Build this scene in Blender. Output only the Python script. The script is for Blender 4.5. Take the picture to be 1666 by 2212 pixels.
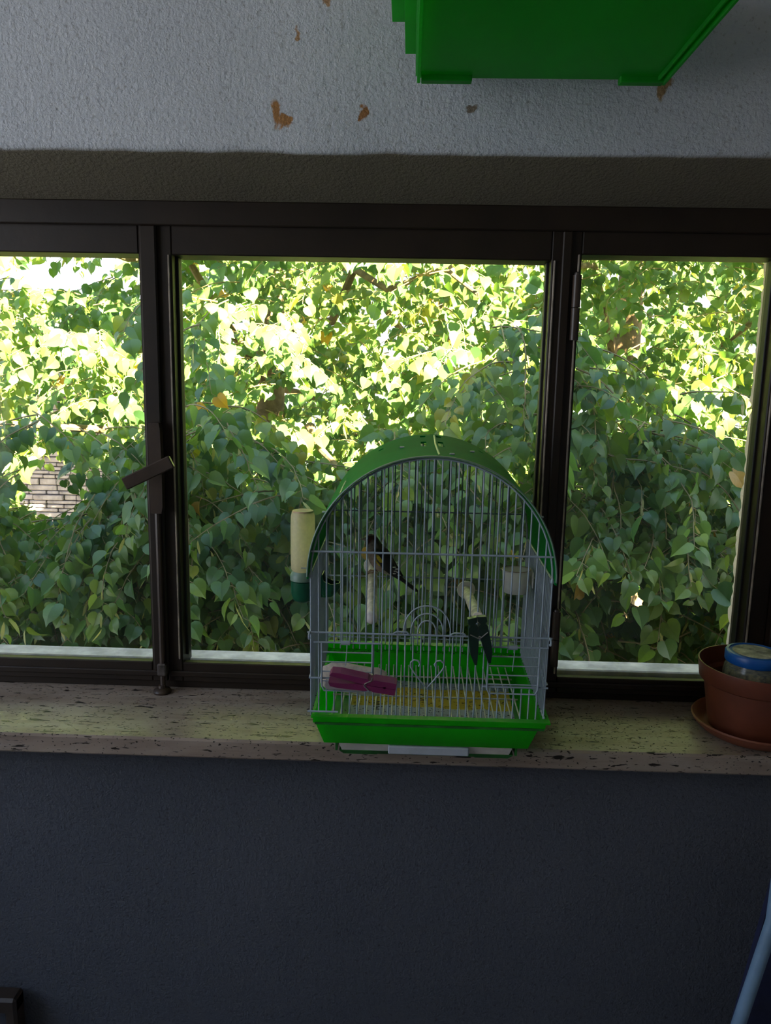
import bpy, bmesh, math, random
import numpy as np
from mathutils import Vector, Matrix

for _o in list(bpy.data.objects):
    bpy.data.objects.remove(_o)
SC = bpy.context.scene
COL = SC.collection
random.seed(7)
R_ = np.random.RandomState(11)
rad = math.radians

# ------------------------------------------------------------------ camera
PITCH, ROLL, YAW, FPX = 9.9, 1.1, 1.5, 1663.0
CAM_LOC = (0.0, -0.965, 1.44)
def cam_axes():
    p, r, y = rad(PITCH), rad(ROLL), rad(YAW)
    fwd = Vector((-math.sin(y) * math.cos(p), math.cos(y) * math.cos(p), -math.sin(p)))
    r0 = Vector((math.cos(y), math.sin(y), 0))
    u0 = r0.cross(fwd)
    return r0 * math.cos(r) + u0 * math.sin(r), -r0 * math.sin(r) + u0 * math.cos(r), fwd
RIGHT, UP, FWD = cam_axes()
cd = bpy.data.cameras.new('camera')
cam = bpy.data.objects.new('camera', cd)
COL.objects.link(cam)
cam.matrix_world = Matrix(((RIGHT.x, UP.x, -FWD.x, CAM_LOC[0]), (RIGHT.y, UP.y, -FWD.y, CAM_LOC[1]),
                           (RIGHT.z, UP.z, -FWD.z, CAM_LOC[2]), (0, 0, 0, 1)))
cd.sensor_fit = 'HORIZONTAL'
cd.sensor_width = 36.0
cd.lens = FPX / 1666.0 * 36.0
cd.clip_start = 0.02
cd.clip_end = 200
SC.camera = cam

# ------------------------------------------------------------------ world, sun, exposure
SC.view_settings.view_transform = 'Standard'
SC.view_settings.look = 'None'
SC.view_settings.gamma = 1.0
SC.view_settings.use_curve_mapping = False
SC.view_settings.exposure = 1.1
SC.cycles.max_bounces = 6; SC.cycles.diffuse_bounces = 3; SC.cycles.glossy_bounces = 3; SC.cycles.transmission_bounces = 5
w = bpy.data.worlds.new('sky'); SC.world = w
w.use_nodes = True
nt = w.node_tree; nt.nodes.clear()
_out = nt.nodes.new('ShaderNodeOutputWorld'); _bg = nt.nodes.new('ShaderNodeBackground')
_tc = nt.nodes.new('ShaderNodeTexCoord'); _sx = nt.nodes.new('ShaderNodeSeparateXYZ'); _cr = nt.nodes.new('ShaderNodeValToRGB')
nt.links.new(_tc.outputs['Generated'], _sx.inputs[0]); nt.links.new(_sx.outputs['Z'], _cr.inputs[0])
_cr.color_ramp.elements[0].position = 0.0; _cr.color_ramp.elements[0].color = (0.92, 0.95, 1.0, 1)
_cr.color_ramp.elements[1].position = 0.8; _cr.color_ramp.elements[1].color = (0.42, 0.62, 1.0, 1)
nt.links.new(_cr.outputs[0], _bg.inputs[0]); nt.links.new(_bg.outputs[0], _out.inputs[0])
_bg.inputs['Strength'].default_value = 1.6
# low afternoon sun from behind the building; the roof edge shades the near, lower foliage
SUN_AZ, SUN_EL = 30.0, 38.0
sd = bpy.data.lights.new('sun', 'SUN'); sun = bpy.data.objects.new('sun', sd); COL.objects.link(sun)
sd.energy = 105.0; sd.color = (1.0, 0.76, 0.42); sd.angle = rad(0.7)
_d = Vector((math.sin(rad(SUN_AZ)) * math.cos(rad(SUN_EL)), -math.cos(rad(SUN_AZ)) * math.cos(rad(SUN_EL)), math.sin(rad(SUN_EL))))
sun.rotation_euler = _d.to_track_quat('Z', 'Y').to_euler()
sun.location = (4, -6, 8)
# daylight comes into the loggia through its open left side (portal for the sky)
pd = bpy.data.lights.new('loggia_opening_portal', 'AREA'); po = bpy.data.objects.new('loggia_opening_portal', pd); COL.objects.link(po)
pd.shape = 'RECTANGLE'; pd.size = 1.4; pd.size_y = 1.4; pd.cycles.is_portal = True
po.location = (-1.52, -0.8, 1.65); po.rotation_euler = Vector((-1, 0, 0)).to_track_quat('Z', 'Y').to_euler()

# ------------------------------------------------------------------ mesh helpers
class MB:
    def __init__(s): s.v = []; s.f = []
    def add(s, vs, fs, M=None):
        b = len(s.v)
        for p in vs:
            p = Vector(p)
            if M is not None: p = M @ p
            s.v.append((p.x, p.y, p.z))
        for f in fs: s.f.append(tuple(i + b for i in f))
        return s
    def box(s, c, size, bev=0.0, M=None):
        h = [d / 2 for d in size]
        T = Matrix.Translation(c)
        if M is not None: T = M @ T
        bev = min(bev, min(h) * 0.45)
        if bev <= 0:
            vs = [(sx * h[0], sy * h[1], sz * h[2]) for sx in (-1, 1) for sy in (-1, 1) for sz in (-1, 1)]
            return s.add(vs, [(0, 1, 3, 2), (4, 6, 7, 5), (0, 4, 5, 1), (2, 3, 7, 6), (0, 2, 6, 4), (1, 5, 7, 3)], T)
        vs = []; idx = {}
        for sx in (-1, 1):
            for sy in (-1, 1):
                for sz in (-1, 1):
                    sg = (sx, sy, sz)
                    for a in range(3):
                        idx[(sg, a)] = len(vs)
                        vs.append(tuple(sg[k] * (h[k] if k == a else h[k] - bev) for k in range(3)))
        fs = []
        for a in range(3):
            b, c2 = [k for k in range(3) if k != a]
            for sa in (-1, 1):
                q = []
                for sb, s2 in ((-1, -1), (1, -1), (1, 1), (-1, 1)):
                    sg = [0, 0, 0]; sg[a] = sa; sg[b] = sb; sg[c2] = s2
                    q.append(idx[(tuple(sg), a)])
                fs.append(tuple(q))
        for a, b in ((0, 1), (0, 2), (1, 2)):
            c2 = 3 - a - b
            for sa in (-1, 1):
                for sb in (-1, 1):
                    q = []
                    for ax, s2 in ((a, -1), (a, 1), (b, 1), (b, -1)):
                        sg = [0, 0, 0]; sg[a] = sa; sg[b] = sb; sg[c2] = s2
                        q.append(idx[(tuple(sg), ax)])
                    fs.append(tuple(q))
        for sx in (-1, 1):
            for sy in (-1, 1):
                for sz in (-1, 1):
                    fs.append(tuple(idx[((sx, sy, sz), a)] for a in range(3)))
        return s.add(vs, fs, T)
    def tube(s, pts, r, n=6, cap=True, closed=False):
        pts = [Vector(p) for p in pts]; m = len(pts)
        rs = r if isinstance(r, (list, tuple)) else [r] * m
        t0 = (pts[1] - pts[0]).normalized()
        a = Vector((0, 0, 1)) if abs(t0.z) < 0.9 else Vector((1, 0, 0))
        nrm = t0.cross(a).normalized()
        vs = []
        for i in range(m):
            if closed: t = (pts[(i + 1) % m] - pts[i - 1]).normalized()
            elif i == 0: t = t0
            elif i == m - 1: t = (pts[i] - pts[i - 1]).normalized()
            else: t = ((pts[i + 1] - pts[i]).normalized() + (pts[i] - pts[i - 1]).normalized()).normalized()
            nrm = (nrm - t * nrm.dot(t)).normalized()
            bn = t.cross(nrm)
            for k in range(n):
                an = 2 * math.pi * k / n
                vs.append(pts[i] + (nrm * math.cos(an) + bn * math.sin(an)) * rs[i])
        fs = []
        for i in range(m if closed else m - 1):
            j = (i + 1) % m
            for k in range(n):
                k2 = (k + 1) % n
                fs.append((i * n + k, i * n + k2, j * n + k2, j * n + k))
        if cap and not closed:
            fs.append(tuple(range(n - 1, -1, -1))); fs.append(tuple((m - 1) * n + k for k in range(n)))
        return s.add(vs, fs)
    def lathe(s, prof, c=(0, 0, 0), n=32, M=None, closed=False):
        vs = []; fs = []
        m = len(prof)
        for (r, z) in prof:
            for k in range(n):
                an = 2 * math.pi * k / n
                vs.append((c[0] + r * math.cos(an), c[1] + r * math.sin(an), c[2] + z))
        for i in range(m if closed else m - 1):
            j = (i + 1) % m
            for k in range(n):
                k2 = (k + 1) % n
                fs.append((i * n + k, i * n + k2, j * n + k2, j * n + k))
        if not closed:
            if prof[0][0] > 1e-6: fs.append(tuple(range(n - 1, -1, -1)))
            if prof[-1][0] > 1e-6: fs.append(tuple((m - 1) * n + k for k in range(n)))
        return s.add(vs, fs, M)
    def prism(s, poly, y0, y1, M=None):
        """polygon in the XZ plane extruded along Y"""
        n = len(poly)
        vs = [(x, y0, z) for x, z in poly] + [(x, y1, z) for x, z in poly]
        fs = [tuple(range(n)), tuple(range(2 * n - 1, n - 1, -1))]
        fs += [(i, i + n, (i + 1) % n + n, (i + 1) % n) for i in range(n)]
        return s.add(vs, fs, M)
    def mesh(s, name, smooth=False, fix=True, weld=False):
        me = bpy.data.meshes.new(name)
        me.from_pydata(s.v, [], s.f); me.update()
        if fix:
            bm = bmesh.new(); bm.from_mesh(me)
            if weld: bmesh.ops.remove_doubles(bm, verts=bm.verts, dist=1e-5)
            bmesh.ops.recalc_face_normals(bm, faces=bm.faces)
            bm.to_mesh(me); bm.free()
        if smooth:
            me.polygons.foreach_set('use_smooth', [True] * len(me.polygons))
            try: me.set_sharp_from_angle(angle=rad(40))
            except Exception: pass
        return me

def link(name, me, mat=None, parent=None):
    o = bpy.data.objects.new(name, me)
    COL.objects.link(o)
    if mat is not None and me is not None and len(me.materials) == 0: me.materials.append(mat)
    if parent is not None: o.parent = parent
    return o
def obj(name, mb, mat, parent=None, smooth=False, weld=False, label=None):
    o = link(name, mb.mesh(name, smooth, weld=weld), mat, parent)
    if label: o['label'] = label
    return o
def tag(o, label, cat=None, group=None, kind=None):
    o['label'] = label
    if cat: o['category'] = cat
    if group: o['group'] = group
    if kind: o['kind'] = kind
    return o
def empty(name, loc=(0, 0, 0), rot=(0, 0, 0)):
    o = bpy.data.objects.new(name, None); COL.objects.link(o)
    o.location = loc; o.rotation_euler = rot; o.empty_display_size = 0.05
    return o

# ------------------------------------------------------------------ materials
def N(nt, kind, **kw):
    n = nt.nodes.new(kind)
    for k, v in kw.items():
        if k in n.inputs.keys(): n.inputs[k].default_value = v
        else: setattr(n, k, v)
    return n
def base_mat(name):
    m = bpy.data.materials.new(name); m.use_nodes = True
    nt = m.node_tree
    return m, nt, nt.nodes['Principled BSDF'], nt.nodes['Material Output']
def mixcol(nt, fac, a, b, blend='MIX'):
    n = nt.nodes.new('ShaderNodeMix'); n.data_type = 'RGBA'; n.blend_type = blend
    for sock, val in ((n.inputs[0], fac), (n.inputs[6], a), (n.inputs[7], b)):
        if isinstance(val, bpy.types.NodeSocket): nt.links.new(val, sock)
        elif isinstance(val, (int, float)): sock.default_value = val
        else: sock.default_value = (*val, 1) if len(val) == 3 else val
    return n.outputs[2]
def ramp(nt, fac, stops):
    n = nt.nodes.new('ShaderNodeValToRGB'); cr = n.color_ramp
    cr.elements.remove(cr.elements[1])
    cr.elements[0].position = stops[0][0]
    for p, c in stops[1:]: cr.elements.new(p)
    for e, (p, c) in zip(cr.elements, stops): e.color = (*c, 1) if len(c) == 3 else c
    nt.links.new(fac, n.inputs[0]); return n.outputs[0]
def noise(nt, scale, detail=4.0, rough=0.55, vec=None, dist=0.0):
    n = nt.nodes.new('ShaderNodeTexNoise')
    n.inputs['Scale'].default_value = scale; n.inputs['Detail'].default_value = detail
    n.inputs['Roughness'].default_value = rough; n.inputs['Distortion'].default_value = dist
    if vec is not None: nt.links.new(vec, n.inputs['Vector'])
    return n.outputs['Fac']
def objcoord(nt, scale=None):
    tc = nt.nodes.new('ShaderNodeTexCoord')
    if scale is None: return tc.outputs['Object']
    mp = nt.nodes.new('ShaderNodeMapping'); mp.inputs['Scale'].default_value = scale
    nt.links.new(tc.outputs['Object'], mp.inputs[0]); return mp.outputs[0]
def bump(nt, bsdf, height, strength, dist, prev=None):
    b = nt.nodes.new('ShaderNodeBump'); b.inputs['Strength'].default_value = strength; b.inputs['Distance'].default_value = dist
    nt.links.new(height, b.inputs['Height'])
    if prev is not None: nt.links.new(prev, b.inputs['Normal'])
    nt.links.new(b.outputs[0], bsdf.inputs['Normal']); return b.outputs[0]
def pmat(name, col, rough=0.5, var=0.12, vscale=20.0, bscale=None, bstr=0.2, bdist=0.002, spec=0.5, metal=0.0, trans=0.0, col2=None, tcol=None):
    m, nt, b, out = base_mat(name)
    v = objcoord(nt)
    nz = noise(nt, vscale, 5.0, 0.6, v)
    c2 = col2 if col2 else tuple(c * (1 - var * 2) for c in col)
    c1 = col if col2 else tuple(min(1, c * (1 + var)) for c in col)
    c = ramp(nt, nz, [(0.35, c2), (0.68, c1)])
    nt.links.new(c, b.inputs['Base Color'])
    b.inputs['Roughness'].default_value = rough; b.inputs['Metallic'].default_value = metal
    b.inputs['Specular IOR Level'].default_value = spec
    if bscale: bump(nt, b, noise(nt, bscale, 6.0, 0.6, v), bstr, bdist)
    if trans > 0:
        t = nt.nodes.new('ShaderNodeBsdfTranslucent'); mx = nt.nodes.new('ShaderNodeMixShader')
        if tcol: t.inputs[0].default_value = (*tcol, 1)
        else: nt.links.new(c, t.inputs[0])
        mx.inputs[0].default_value = trans
        nt.links.new(b.outputs[0], mx.inputs[1]); nt.links.new(t.outputs[0], mx.inputs[2]); nt.links.new(mx.outputs[0], out.inputs[0])
    return m

def stucco(name, col, dark, marks=(), bstr=0.9, streak=0.0, soffit=None):
    m, nt, b, out = base_mat(name)
    v = objcoord(nt)
    big = noise(nt, 3.0, 3.0, 0.5, v)
    fine = noise(nt, 260.0, 4.0, 0.65, v)
    c = ramp(nt, big, [(0.3, dark), (0.7, col)])
    sp = ramp(nt, noise(nt, 150.0, 3.0, 0.6, v), [(0.30, (0.62, 0.60, 0.58)), (0.42, (1, 1, 1))])
    c = mixcol(nt, 0.75, c, sp, 'MULTIPLY')
    wn = nt.nodes.new('ShaderNodeTexNoise'); wn.inputs['Scale'].default_value = 55.0; wn.inputs['Detail'].default_value = 5
    nt.links.new(v, wn.inputs['Vector'])
    sub = nt.nodes.new('ShaderNodeVectorMath'); sub.operation = 'MULTIPLY_ADD'
    nt.links.new(wn.outputs['Color'], sub.inputs[0]); sub.inputs[1].default_value = (0.028, 0.028, 0.028); sub.inputs[2].default_value = (-0.014, -0.014, -0.014)
    ad = nt.nodes.new('ShaderNodeVectorMath'); ad.operation = 'ADD'
    nt.links.new(v, ad.inputs[0]); nt.links.new(sub.outputs[0], ad.inputs[1])
    for (x, y, z, sx, sz, mc) in marks:
        s1 = nt.nodes.new('ShaderNodeVectorMath'); s1.operation = 'SUBTRACT'; nt.links.new(ad.outputs[0], s1.inputs[0]); s1.inputs[1].default_value = (x, y, z)
        s2 = nt.nodes.new('ShaderNodeVectorMath'); s2.operation = 'MULTIPLY'; nt.links.new(s1.outputs[0], s2.inputs[0]); s2.inputs[1].default_value = (1 / sx, 1 / 0.06, 1 / sz)
        ln = nt.nodes.new('ShaderNodeVectorMath'); ln.operation = 'LENGTH'; nt.links.new(s2.outputs[0], ln.inputs[0])
        k = ramp(nt, ln.outputs['Value'], [(0.6, (1, 1, 1)), (0.85, (0, 0, 0))])
        c = mixcol(nt, k, c, mixcol(nt, fine, tuple(q * 0.5 for q in mc), tuple(min(1, q * 2.0) for q in mc)))
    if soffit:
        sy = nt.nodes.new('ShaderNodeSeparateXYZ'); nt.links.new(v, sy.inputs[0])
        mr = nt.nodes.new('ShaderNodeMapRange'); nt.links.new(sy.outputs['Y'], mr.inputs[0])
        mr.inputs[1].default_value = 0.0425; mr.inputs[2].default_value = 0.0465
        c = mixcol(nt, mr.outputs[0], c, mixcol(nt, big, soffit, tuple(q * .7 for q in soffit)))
    nt.links.new(c, b.inputs['Base Color'])
    b.inputs['Roughness'].default_value = 0.85; b.inputs['Specular IOR Level'].default_value = 0.2
    h1 = noise(nt, 190.0, 6.0, 0.66, v)
    n1 = bump(nt, b, h1, min(1.0, bstr), 0.006 if bstr < 1 else 0.014)
    if streak > 0:
        n1 = bump(nt, b, noise(nt, 1.0, 4.0, 0.55, objcoord(nt, (130, 130, 22))), streak, 0.004, n1)
    return m

BROWN = (0.34, 0.17, 0.065)
M = {}
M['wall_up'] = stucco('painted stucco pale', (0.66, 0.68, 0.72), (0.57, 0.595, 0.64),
    [(-0.170, 0.04, 1.757, 0.010, 0.020, BROWN), (-0.157, 0.04, 1.746, 0.014, 0.008, BROWN), (-0.0638, 0.04, 1.7562, 0.007, 0.010, (0.28, 0.13, 0.05)),
     (-0.1418, 0.04, 1.8408, 0.005, 0.010, (0.36, 0.22, 0.12)), (0.2978, 0.04, 1.790, 0.010, 0.017, (0.27, 0.18, 0.09)),
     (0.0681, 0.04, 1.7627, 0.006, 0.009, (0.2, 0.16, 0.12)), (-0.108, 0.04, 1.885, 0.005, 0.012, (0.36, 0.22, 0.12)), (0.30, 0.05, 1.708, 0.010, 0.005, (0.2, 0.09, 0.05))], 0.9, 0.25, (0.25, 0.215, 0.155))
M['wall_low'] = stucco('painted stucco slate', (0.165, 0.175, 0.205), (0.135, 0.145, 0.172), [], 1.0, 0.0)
M['plaster'] = stucco('plaster cream', (0.62, 0.55, 0.45), (0.5, 0.43, 0.34), [], 0.6)
M['brown'] = pmat('dark brown paint', (0.019, 0.011, 0.006), 0.5, 0.15, 12, 90, 0.25, 0.001, spec=0.35)
M['brown2'] = pmat('worn brown bead lit pale', (0.40, 0.33, 0.26), 0.4, 0.25, 30, 120, 0.2, 0.001)
M['blackbead'] = pmat('black putty bead', (0.012, 0.011, 0.011), 0.6, 0.1, 30)
M['floor'] = pmat('floor tiles grey', (0.34, 0.33, 0.32), 0.5, 0.1, 8)
M['ceil'] = pmat('ceiling paint', (0.6, 0.6, 0.6), 0.8, 0.05, 5)
M['wire'] = pmat('powder coated wire', (0.30, 0.36, 0.42), 0.4, 0.08, 60)
M['green'] = pmat('bright green plastic', (0.016, 0.30, 0.003), 0.35, 0.10, 14, trans=0.5, tcol=(0.03, 0.95, 0.006))
M['green_dull'] = pmat('dull green plastic', (0.02, 0.17, 0.02), 0.45, 0.25, 25, trans=0.1)
M['roof_green'] = pmat('roof green plastic', (0.001, 0.22, 0.035), 0.7, 0.08, 16, trans=0.25, tcol=(0.001, 0.30, 0.03), spec=0.08)
M['uptray'] = pmat('green translucent plastic', (0.018, 0.28, 0.03), 0.45, 0.12, 9, trans=0.5, tcol=(0.03, 0.85, 0.03))
M['white_pl'] = pmat('soiled white plastic', (0.55, 0.53, 0.47), 0.4, 0.12, 30)
M['white_cup'] = pmat('white plastic cup', (0.85, 0.83, 0.82), 0.4, 0.06, 40, trans=0.5)
M['rust'] = pmat('brown stain', (0.35, 0.2, 0.1), 0.6, 0.2, 40)
M['cream'] = pmat('cream seed bottle', (0.82, 0.76, 0.54), 0.3, 0.10, 220, trans=0.6, tcol=(0.95, 0.88, 0.6))
M['cream_top'] = pmat('cream bottle end', (0.66, 0.46, 0.28), 0.35, 0.1, 60, trans=0.3)
M['dgreen'] = pmat('dark green plastic', (0.005, 0.10, 0.045), 0.35, 0.12, 40, trans=0.15)
M['collar'] = pmat('grey green collar', (0.14, 0.23, 0.17), 0.4, 0.1, 40)
M['wood'] = pmat('whitewashed perch wood', (0.85, 0.75, 0.65), 0.6, 0.2, 70, 200, 0.3, 0.001)
M['perch_cap'] = pmat('white perch cap', (0.88, 0.83, 0.80), 0.4, 0.06, 50, trans=0.3)
M['magenta'] = pmat('magenta plastic', (0.19, 0.014, 0.085), 0.38, 0.10, 30)
M['pin_green'] = pmat('blackish green plastic', (0.004, 0.022, 0.012), 0.35, 0.2, 60)
M['steel'] = pmat('spring steel', (0.45, 0.43, 0.40), 0.35, 0.1, 60, metal=0.9)
M['block'] = pmat('chalky block', (0.72, 0.63, 0.54), 0.8, 0.2, 45, 90, 0.6, 0.003)
M['terra'] = pmat('terracotta plastic', (0.145, 0.036, 0.016), 0.5, 0.10, 20, 140, 0.1, 0.001)
M['terra2'] = pmat('terracotta saucer', (0.21, 0.062, 0.03), 0.5, 0.10, 20, 140, 0.1, 0.001)
M['lid'] = pmat('blue lid', (0.012, 0.11, 0.42), 0.35, 0.06, 30)
M['paper_lab'] = pmat('worn paper label', (0.55, 0.52, 0.42), 0.7, 0.3, 70)
M['chair_blue'] = pmat('light blue tube', (0.16, 0.26, 0.38), 0.4, 0.08, 20)
M['navy'] = pmat('navy fabric', (0.006, 0.010, 0.045), 0.8, 0.15, 60, 400, 0.3, 0.001)
M['darkwood'] = pmat('dark stained wood', (0.035, 0.022, 0.015), 0.5, 0.2, 15, 80, 0.2, 0.001)
M['slate_panel'] = pmat('dull slate panel', (0.06, 0.065, 0.085), 0.7, 0.1, 10)
M['bark'] = pmat('bark', (0.16, 0.11, 0.07), 0.9, 0.3, 12, 40, 0.8, 0.01)
M['twig'] = pmat('twig bark', (0.22, 0.17, 0.08), 0.8, 0.2, 20)
M['husk'] = pmat('dark seed husks', (0.03, 0.024, 0.018), 0.8, 0.4, 200)
M['stone'] = pmat('grey stone slabs', (0.40, 0.35, 0.40), 0.85, 0.2, 6, 30, 0.6, 0.02)
M['mortar'] = pmat('mortar', (0.25, 0.23, 0.23), 0.9, 0.1, 8)
M['ground'] = pmat('yard ground', (0.12, 0.12, 0.07), 0.95, 0.3, 1.5)
M['skin'] = pmat('bird leg', (0.42, 0.24, 0.17), 0.5, 0.1, 90)
M['beak'] = pmat('bird beak', (0.45, 0.36, 0.30), 0.4, 0.1, 90)
M['eye'] = pmat('bird eye', (0.004, 0.004, 0.004), 0.1, 0.0, 9)
M['yellow'] = pmat('wing bar yellow', (0.60, 0.46, 0.02), 0.6, 0.1, 200)
M['wingblack'] = pmat('wing black', (0.016, 0.013, 0.011), 0.6, 0.3, 150)
M['white_f'] = pmat('white feather tips', (0.6, 0.58, 0.55), 0.7, 0.1, 90)
M['metal_dark'] = pmat('dark painted metal', (0.05, 0.032, 0.022), 0.35, 0.15, 20, 100, 0.15, 0.001)
M['metal_worn'] = pmat('worn bare metal', (0.15, 0.13, 0.12), 0.4, 0.3, 60, metal=0.6)
M['ledge'] = pmat('outer ledge stone', (0.50, 0.43, 0.38), 0.8, 0.2, 25, 80, 0.3, 0.002)
M['grate'] = pmat('pale wire grate', (0.55, 0.53, 0.45), 0.45, 0.2, 60)

# travertine sill: warm base, elongated dark pits, low gloss polish
def travertine():
    m, nt, b, out = base_mat('travertine')
    v = objcoord(nt)
    band = noise(nt, 1.0, 5.0, 0.6, objcoord(nt, (3, 26, 26)), 0.4)
    c = ramp(nt, band, [(0.30, (0.215, 0.158, 0.125)), (0.5, (0.32, 0.255, 0.208)), (0.72, (0.40, 0.345, 0.295))])
    blot = noise(nt, 9.0, 5.0, 0.6, v)
    c = mixcol(nt, 0.6, c, ramp(nt, blot, [(0.32, (0.6, 0.56, 0.54)), (0.6, (1, 1, 1))]), 'MULTIPLY')
    pit = noise(nt, 1.0, 3.0, 0.55, objcoord(nt, (30, 150, 150)), 0.3)
    pm = ramp(nt, pit, [(0.625, (0, 0, 0)), (0.65, (1, 1, 1))])
    pit2 = noise(nt, 1.0, 2.0, 0.5, objcoord(nt, (170, 330, 330)), 0.2)
    pm2 = ramp(nt, pit2, [(0.64, (0, 0, 0)), (0.67, (1, 1, 1))])
    pmax = mixcol(nt, 1.0, pm, pm2, 'LIGHTEN')
    c = mixcol(nt, pmax, c, (0.028, 0.022, 0.018))
    nt.links.new(c, b.inputs['Base Color'])
    rr = ramp(nt, noise(nt, 40, 4, 0.6, v), [(0.3, (0.24, 0.24, 0.24)), (0.7, (0.42, 0.42, 0.42))])
    nt.links.new(rr, b.inputs['Roughness']); b.inputs['Specular IOR Level'].default_value = 0.18
    inv = nt.nodes.new('ShaderNodeInvert'); nt.links.new(pmax, inv.inputs['Color'])
    n1 = bump(nt, b, inv.outputs[0], 0.5, 0.002)
    bump(nt, b, noise(nt, 60, 4, 0.6, v), 0.12, 0.002, n1)
    return m
M['travertine'] = travertine()

def glass_mat():
    m, nt, b, out = base_mat('window glass'); nt.nodes.remove(b)
    tr = nt.nodes.new('ShaderNodeBsdfTransparent'); gl = nt.nodes.new('ShaderNodeBsdfGlossy'); df = nt.nodes.new('ShaderNodeBsdfDiffuse')
    tr.inputs[0].default_value = (0.95, 0.97, 0.95, 1); gl.inputs['Roughness'].default_value = 0.02
    df.inputs[0].default_value = (0.75, 0.78, 0.74, 1)
    fr = nt.nodes.new('ShaderNodeFresnel'); fr.inputs[0].default_value = 1.45
    m1 = nt.nodes.new('ShaderNodeMixShader'); m2 = nt.nodes.new('ShaderNodeMixShader')
    nt.links.new(fr.outputs[0], m1.inputs[0]); nt.links.new(tr.outputs[0], m1.inputs[1]); nt.links.new(gl.outputs[0], m1.inputs[2])
    dirt = ramp(nt, noise(nt, 7.0, 6.0, 0.65, objcoord(nt)), [(0.35, (0.002,) * 3), (0.8, (0.014,) * 3)])
    nt.links.new(dirt, m2.inputs[0]); nt.links.new(m1.outputs[0], m2.inputs[1]); nt.links.new(df.outputs[0], m2.inputs[2])
    nt.links.new(m2.outputs[0], out.inputs[0])
    return m
M['glass'] = glass_mat()
def jar_glass():
    m, nt, b, out = base_mat('jar glass')
    b.inputs['Base Color'].default_value = (0.75, 0.78, 0.70, 1); b.inputs['Roughness'].default_value = 0.08
    b.inputs['Transmission Weight'].default_value = 0.85; b.inputs['IOR'].default_value = 1.3
    return m
M['jar'] = jar_glass()

def leaf_mat():
    m, nt, b, out = base_mat('linden leaf')
    at = nt.nodes.new('ShaderNodeAttribute'); at.attribute_name = 'tint'
    c = ramp(nt, at.outputs['Fac'], [(0.0, (0.042, 0.110, 0.046)), (0.4, (0.076, 0.160, 0.044)), (0.78, (0.155, 0.225, 0.045)), (0.86, (0.42, 0.25, 0.04)), (0.95, (0.30, 0.33, 0.13)), (1.0, (0.42, 0.42, 0.20))])
    c2 = mixcol(nt, 0.35, c, ramp(nt, noise(nt, 9.0, 3.0, 0.6, objcoord(nt)), [(0.3, (0.55, 0.6, 0.6)), (0.7, (1.25, 1.2, 1.0))]), 'MULTIPLY')
    nt.links.new(c2, b.inputs['Base Color'])
    b.inputs['Roughness'].default_value = 0.38; b.inputs['Specular IOR Level'].default_value = 0.5
    t = nt.nodes.new('ShaderNodeBsdfTranslucent'); mx = nt.nodes.new('ShaderNodeMixShader')
    tc = mixcol(nt, 1.0, c2, (1.9, 1.7, 0.55), 'MULTIPLY')
    nt.links.new(tc, t.inputs[0]); mx.inputs[0].default_value = 0.36
    nt.links.new(b.outputs[0], mx.inputs[1]); nt.links.new(t.outputs[0], mx.inputs[2]); nt.links.new(mx.outputs[0], out.inputs[0])
    return m
M['leaf'] = leaf_mat()

def newspaper_mat():
    m, nt, b, out = base_mat('printed newspaper')
    v = objcoord(nt); sp = nt.nodes.new('ShaderNodeSeparateXYZ')
    ds = noise(nt, 18, 2, 0.5, v)
    nt.links.new(v, sp.inputs[0])
    ad = nt.nodes.new('ShaderNodeMath'); ad.operation = 'MULTIPLY_ADD'; nt.links.new(ds, ad.inputs[0]); ad.inputs[1].default_value = 0.03; nt.links.new(sp.outputs['Y'], ad.inputs[2])
    sc = nt.nodes.new('ShaderNodeMath'); sc.operation = 'MULTIPLY_ADD'; nt.links.new(ad.outputs[0], sc.inputs[0]); sc.inputs[1].default_value = 5.0; sc.inputs[2].default_value = 0.27
    c = ramp(nt, sc.outputs[0], [(0.0, (0.45, 0.5, 0.55)), (0.30, (0.5, 0.54, 0.56)), (0.31, (0.62, 0.45, 0.03)), (0.60, (0.62, 0.45, 0.03)), (0.61, (0.33, 0.38, 0.40)), (1.0, (0.36, 0.4, 0.4))])
    ink = ramp(nt, noise(nt, 1, 2, 0.6, objcoord(nt, (160, 240, 1))), [(0.60, (1, 1, 1)), (0.64, (0.12, 0.11, 0.10))])
    c = mixcol(nt, 0.85, c, ink, 'MULTIPLY')
    nt.links.new(c, b.inputs['Base Color']); b.inputs['Roughness'].default_value = 0.8
    return m
M['news'] = newspaper_mat()
M['ink'] = pmat('black ink', (0.02, 0.02, 0.02), 0.8)

# ================================================================== THE SETTING
ZS = 0.9535
XL, XR, YB, ZC = -1.5, 1.8, -2.9, 2.4      # room
WX0, WX1 = -1.15, 0.58                       # window opening
YF = 0.165                                   # front of the window joinery
def struct(o, label, name_only=False):
    o['kind'] = 'structure'; o['label'] = label; return o

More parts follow.
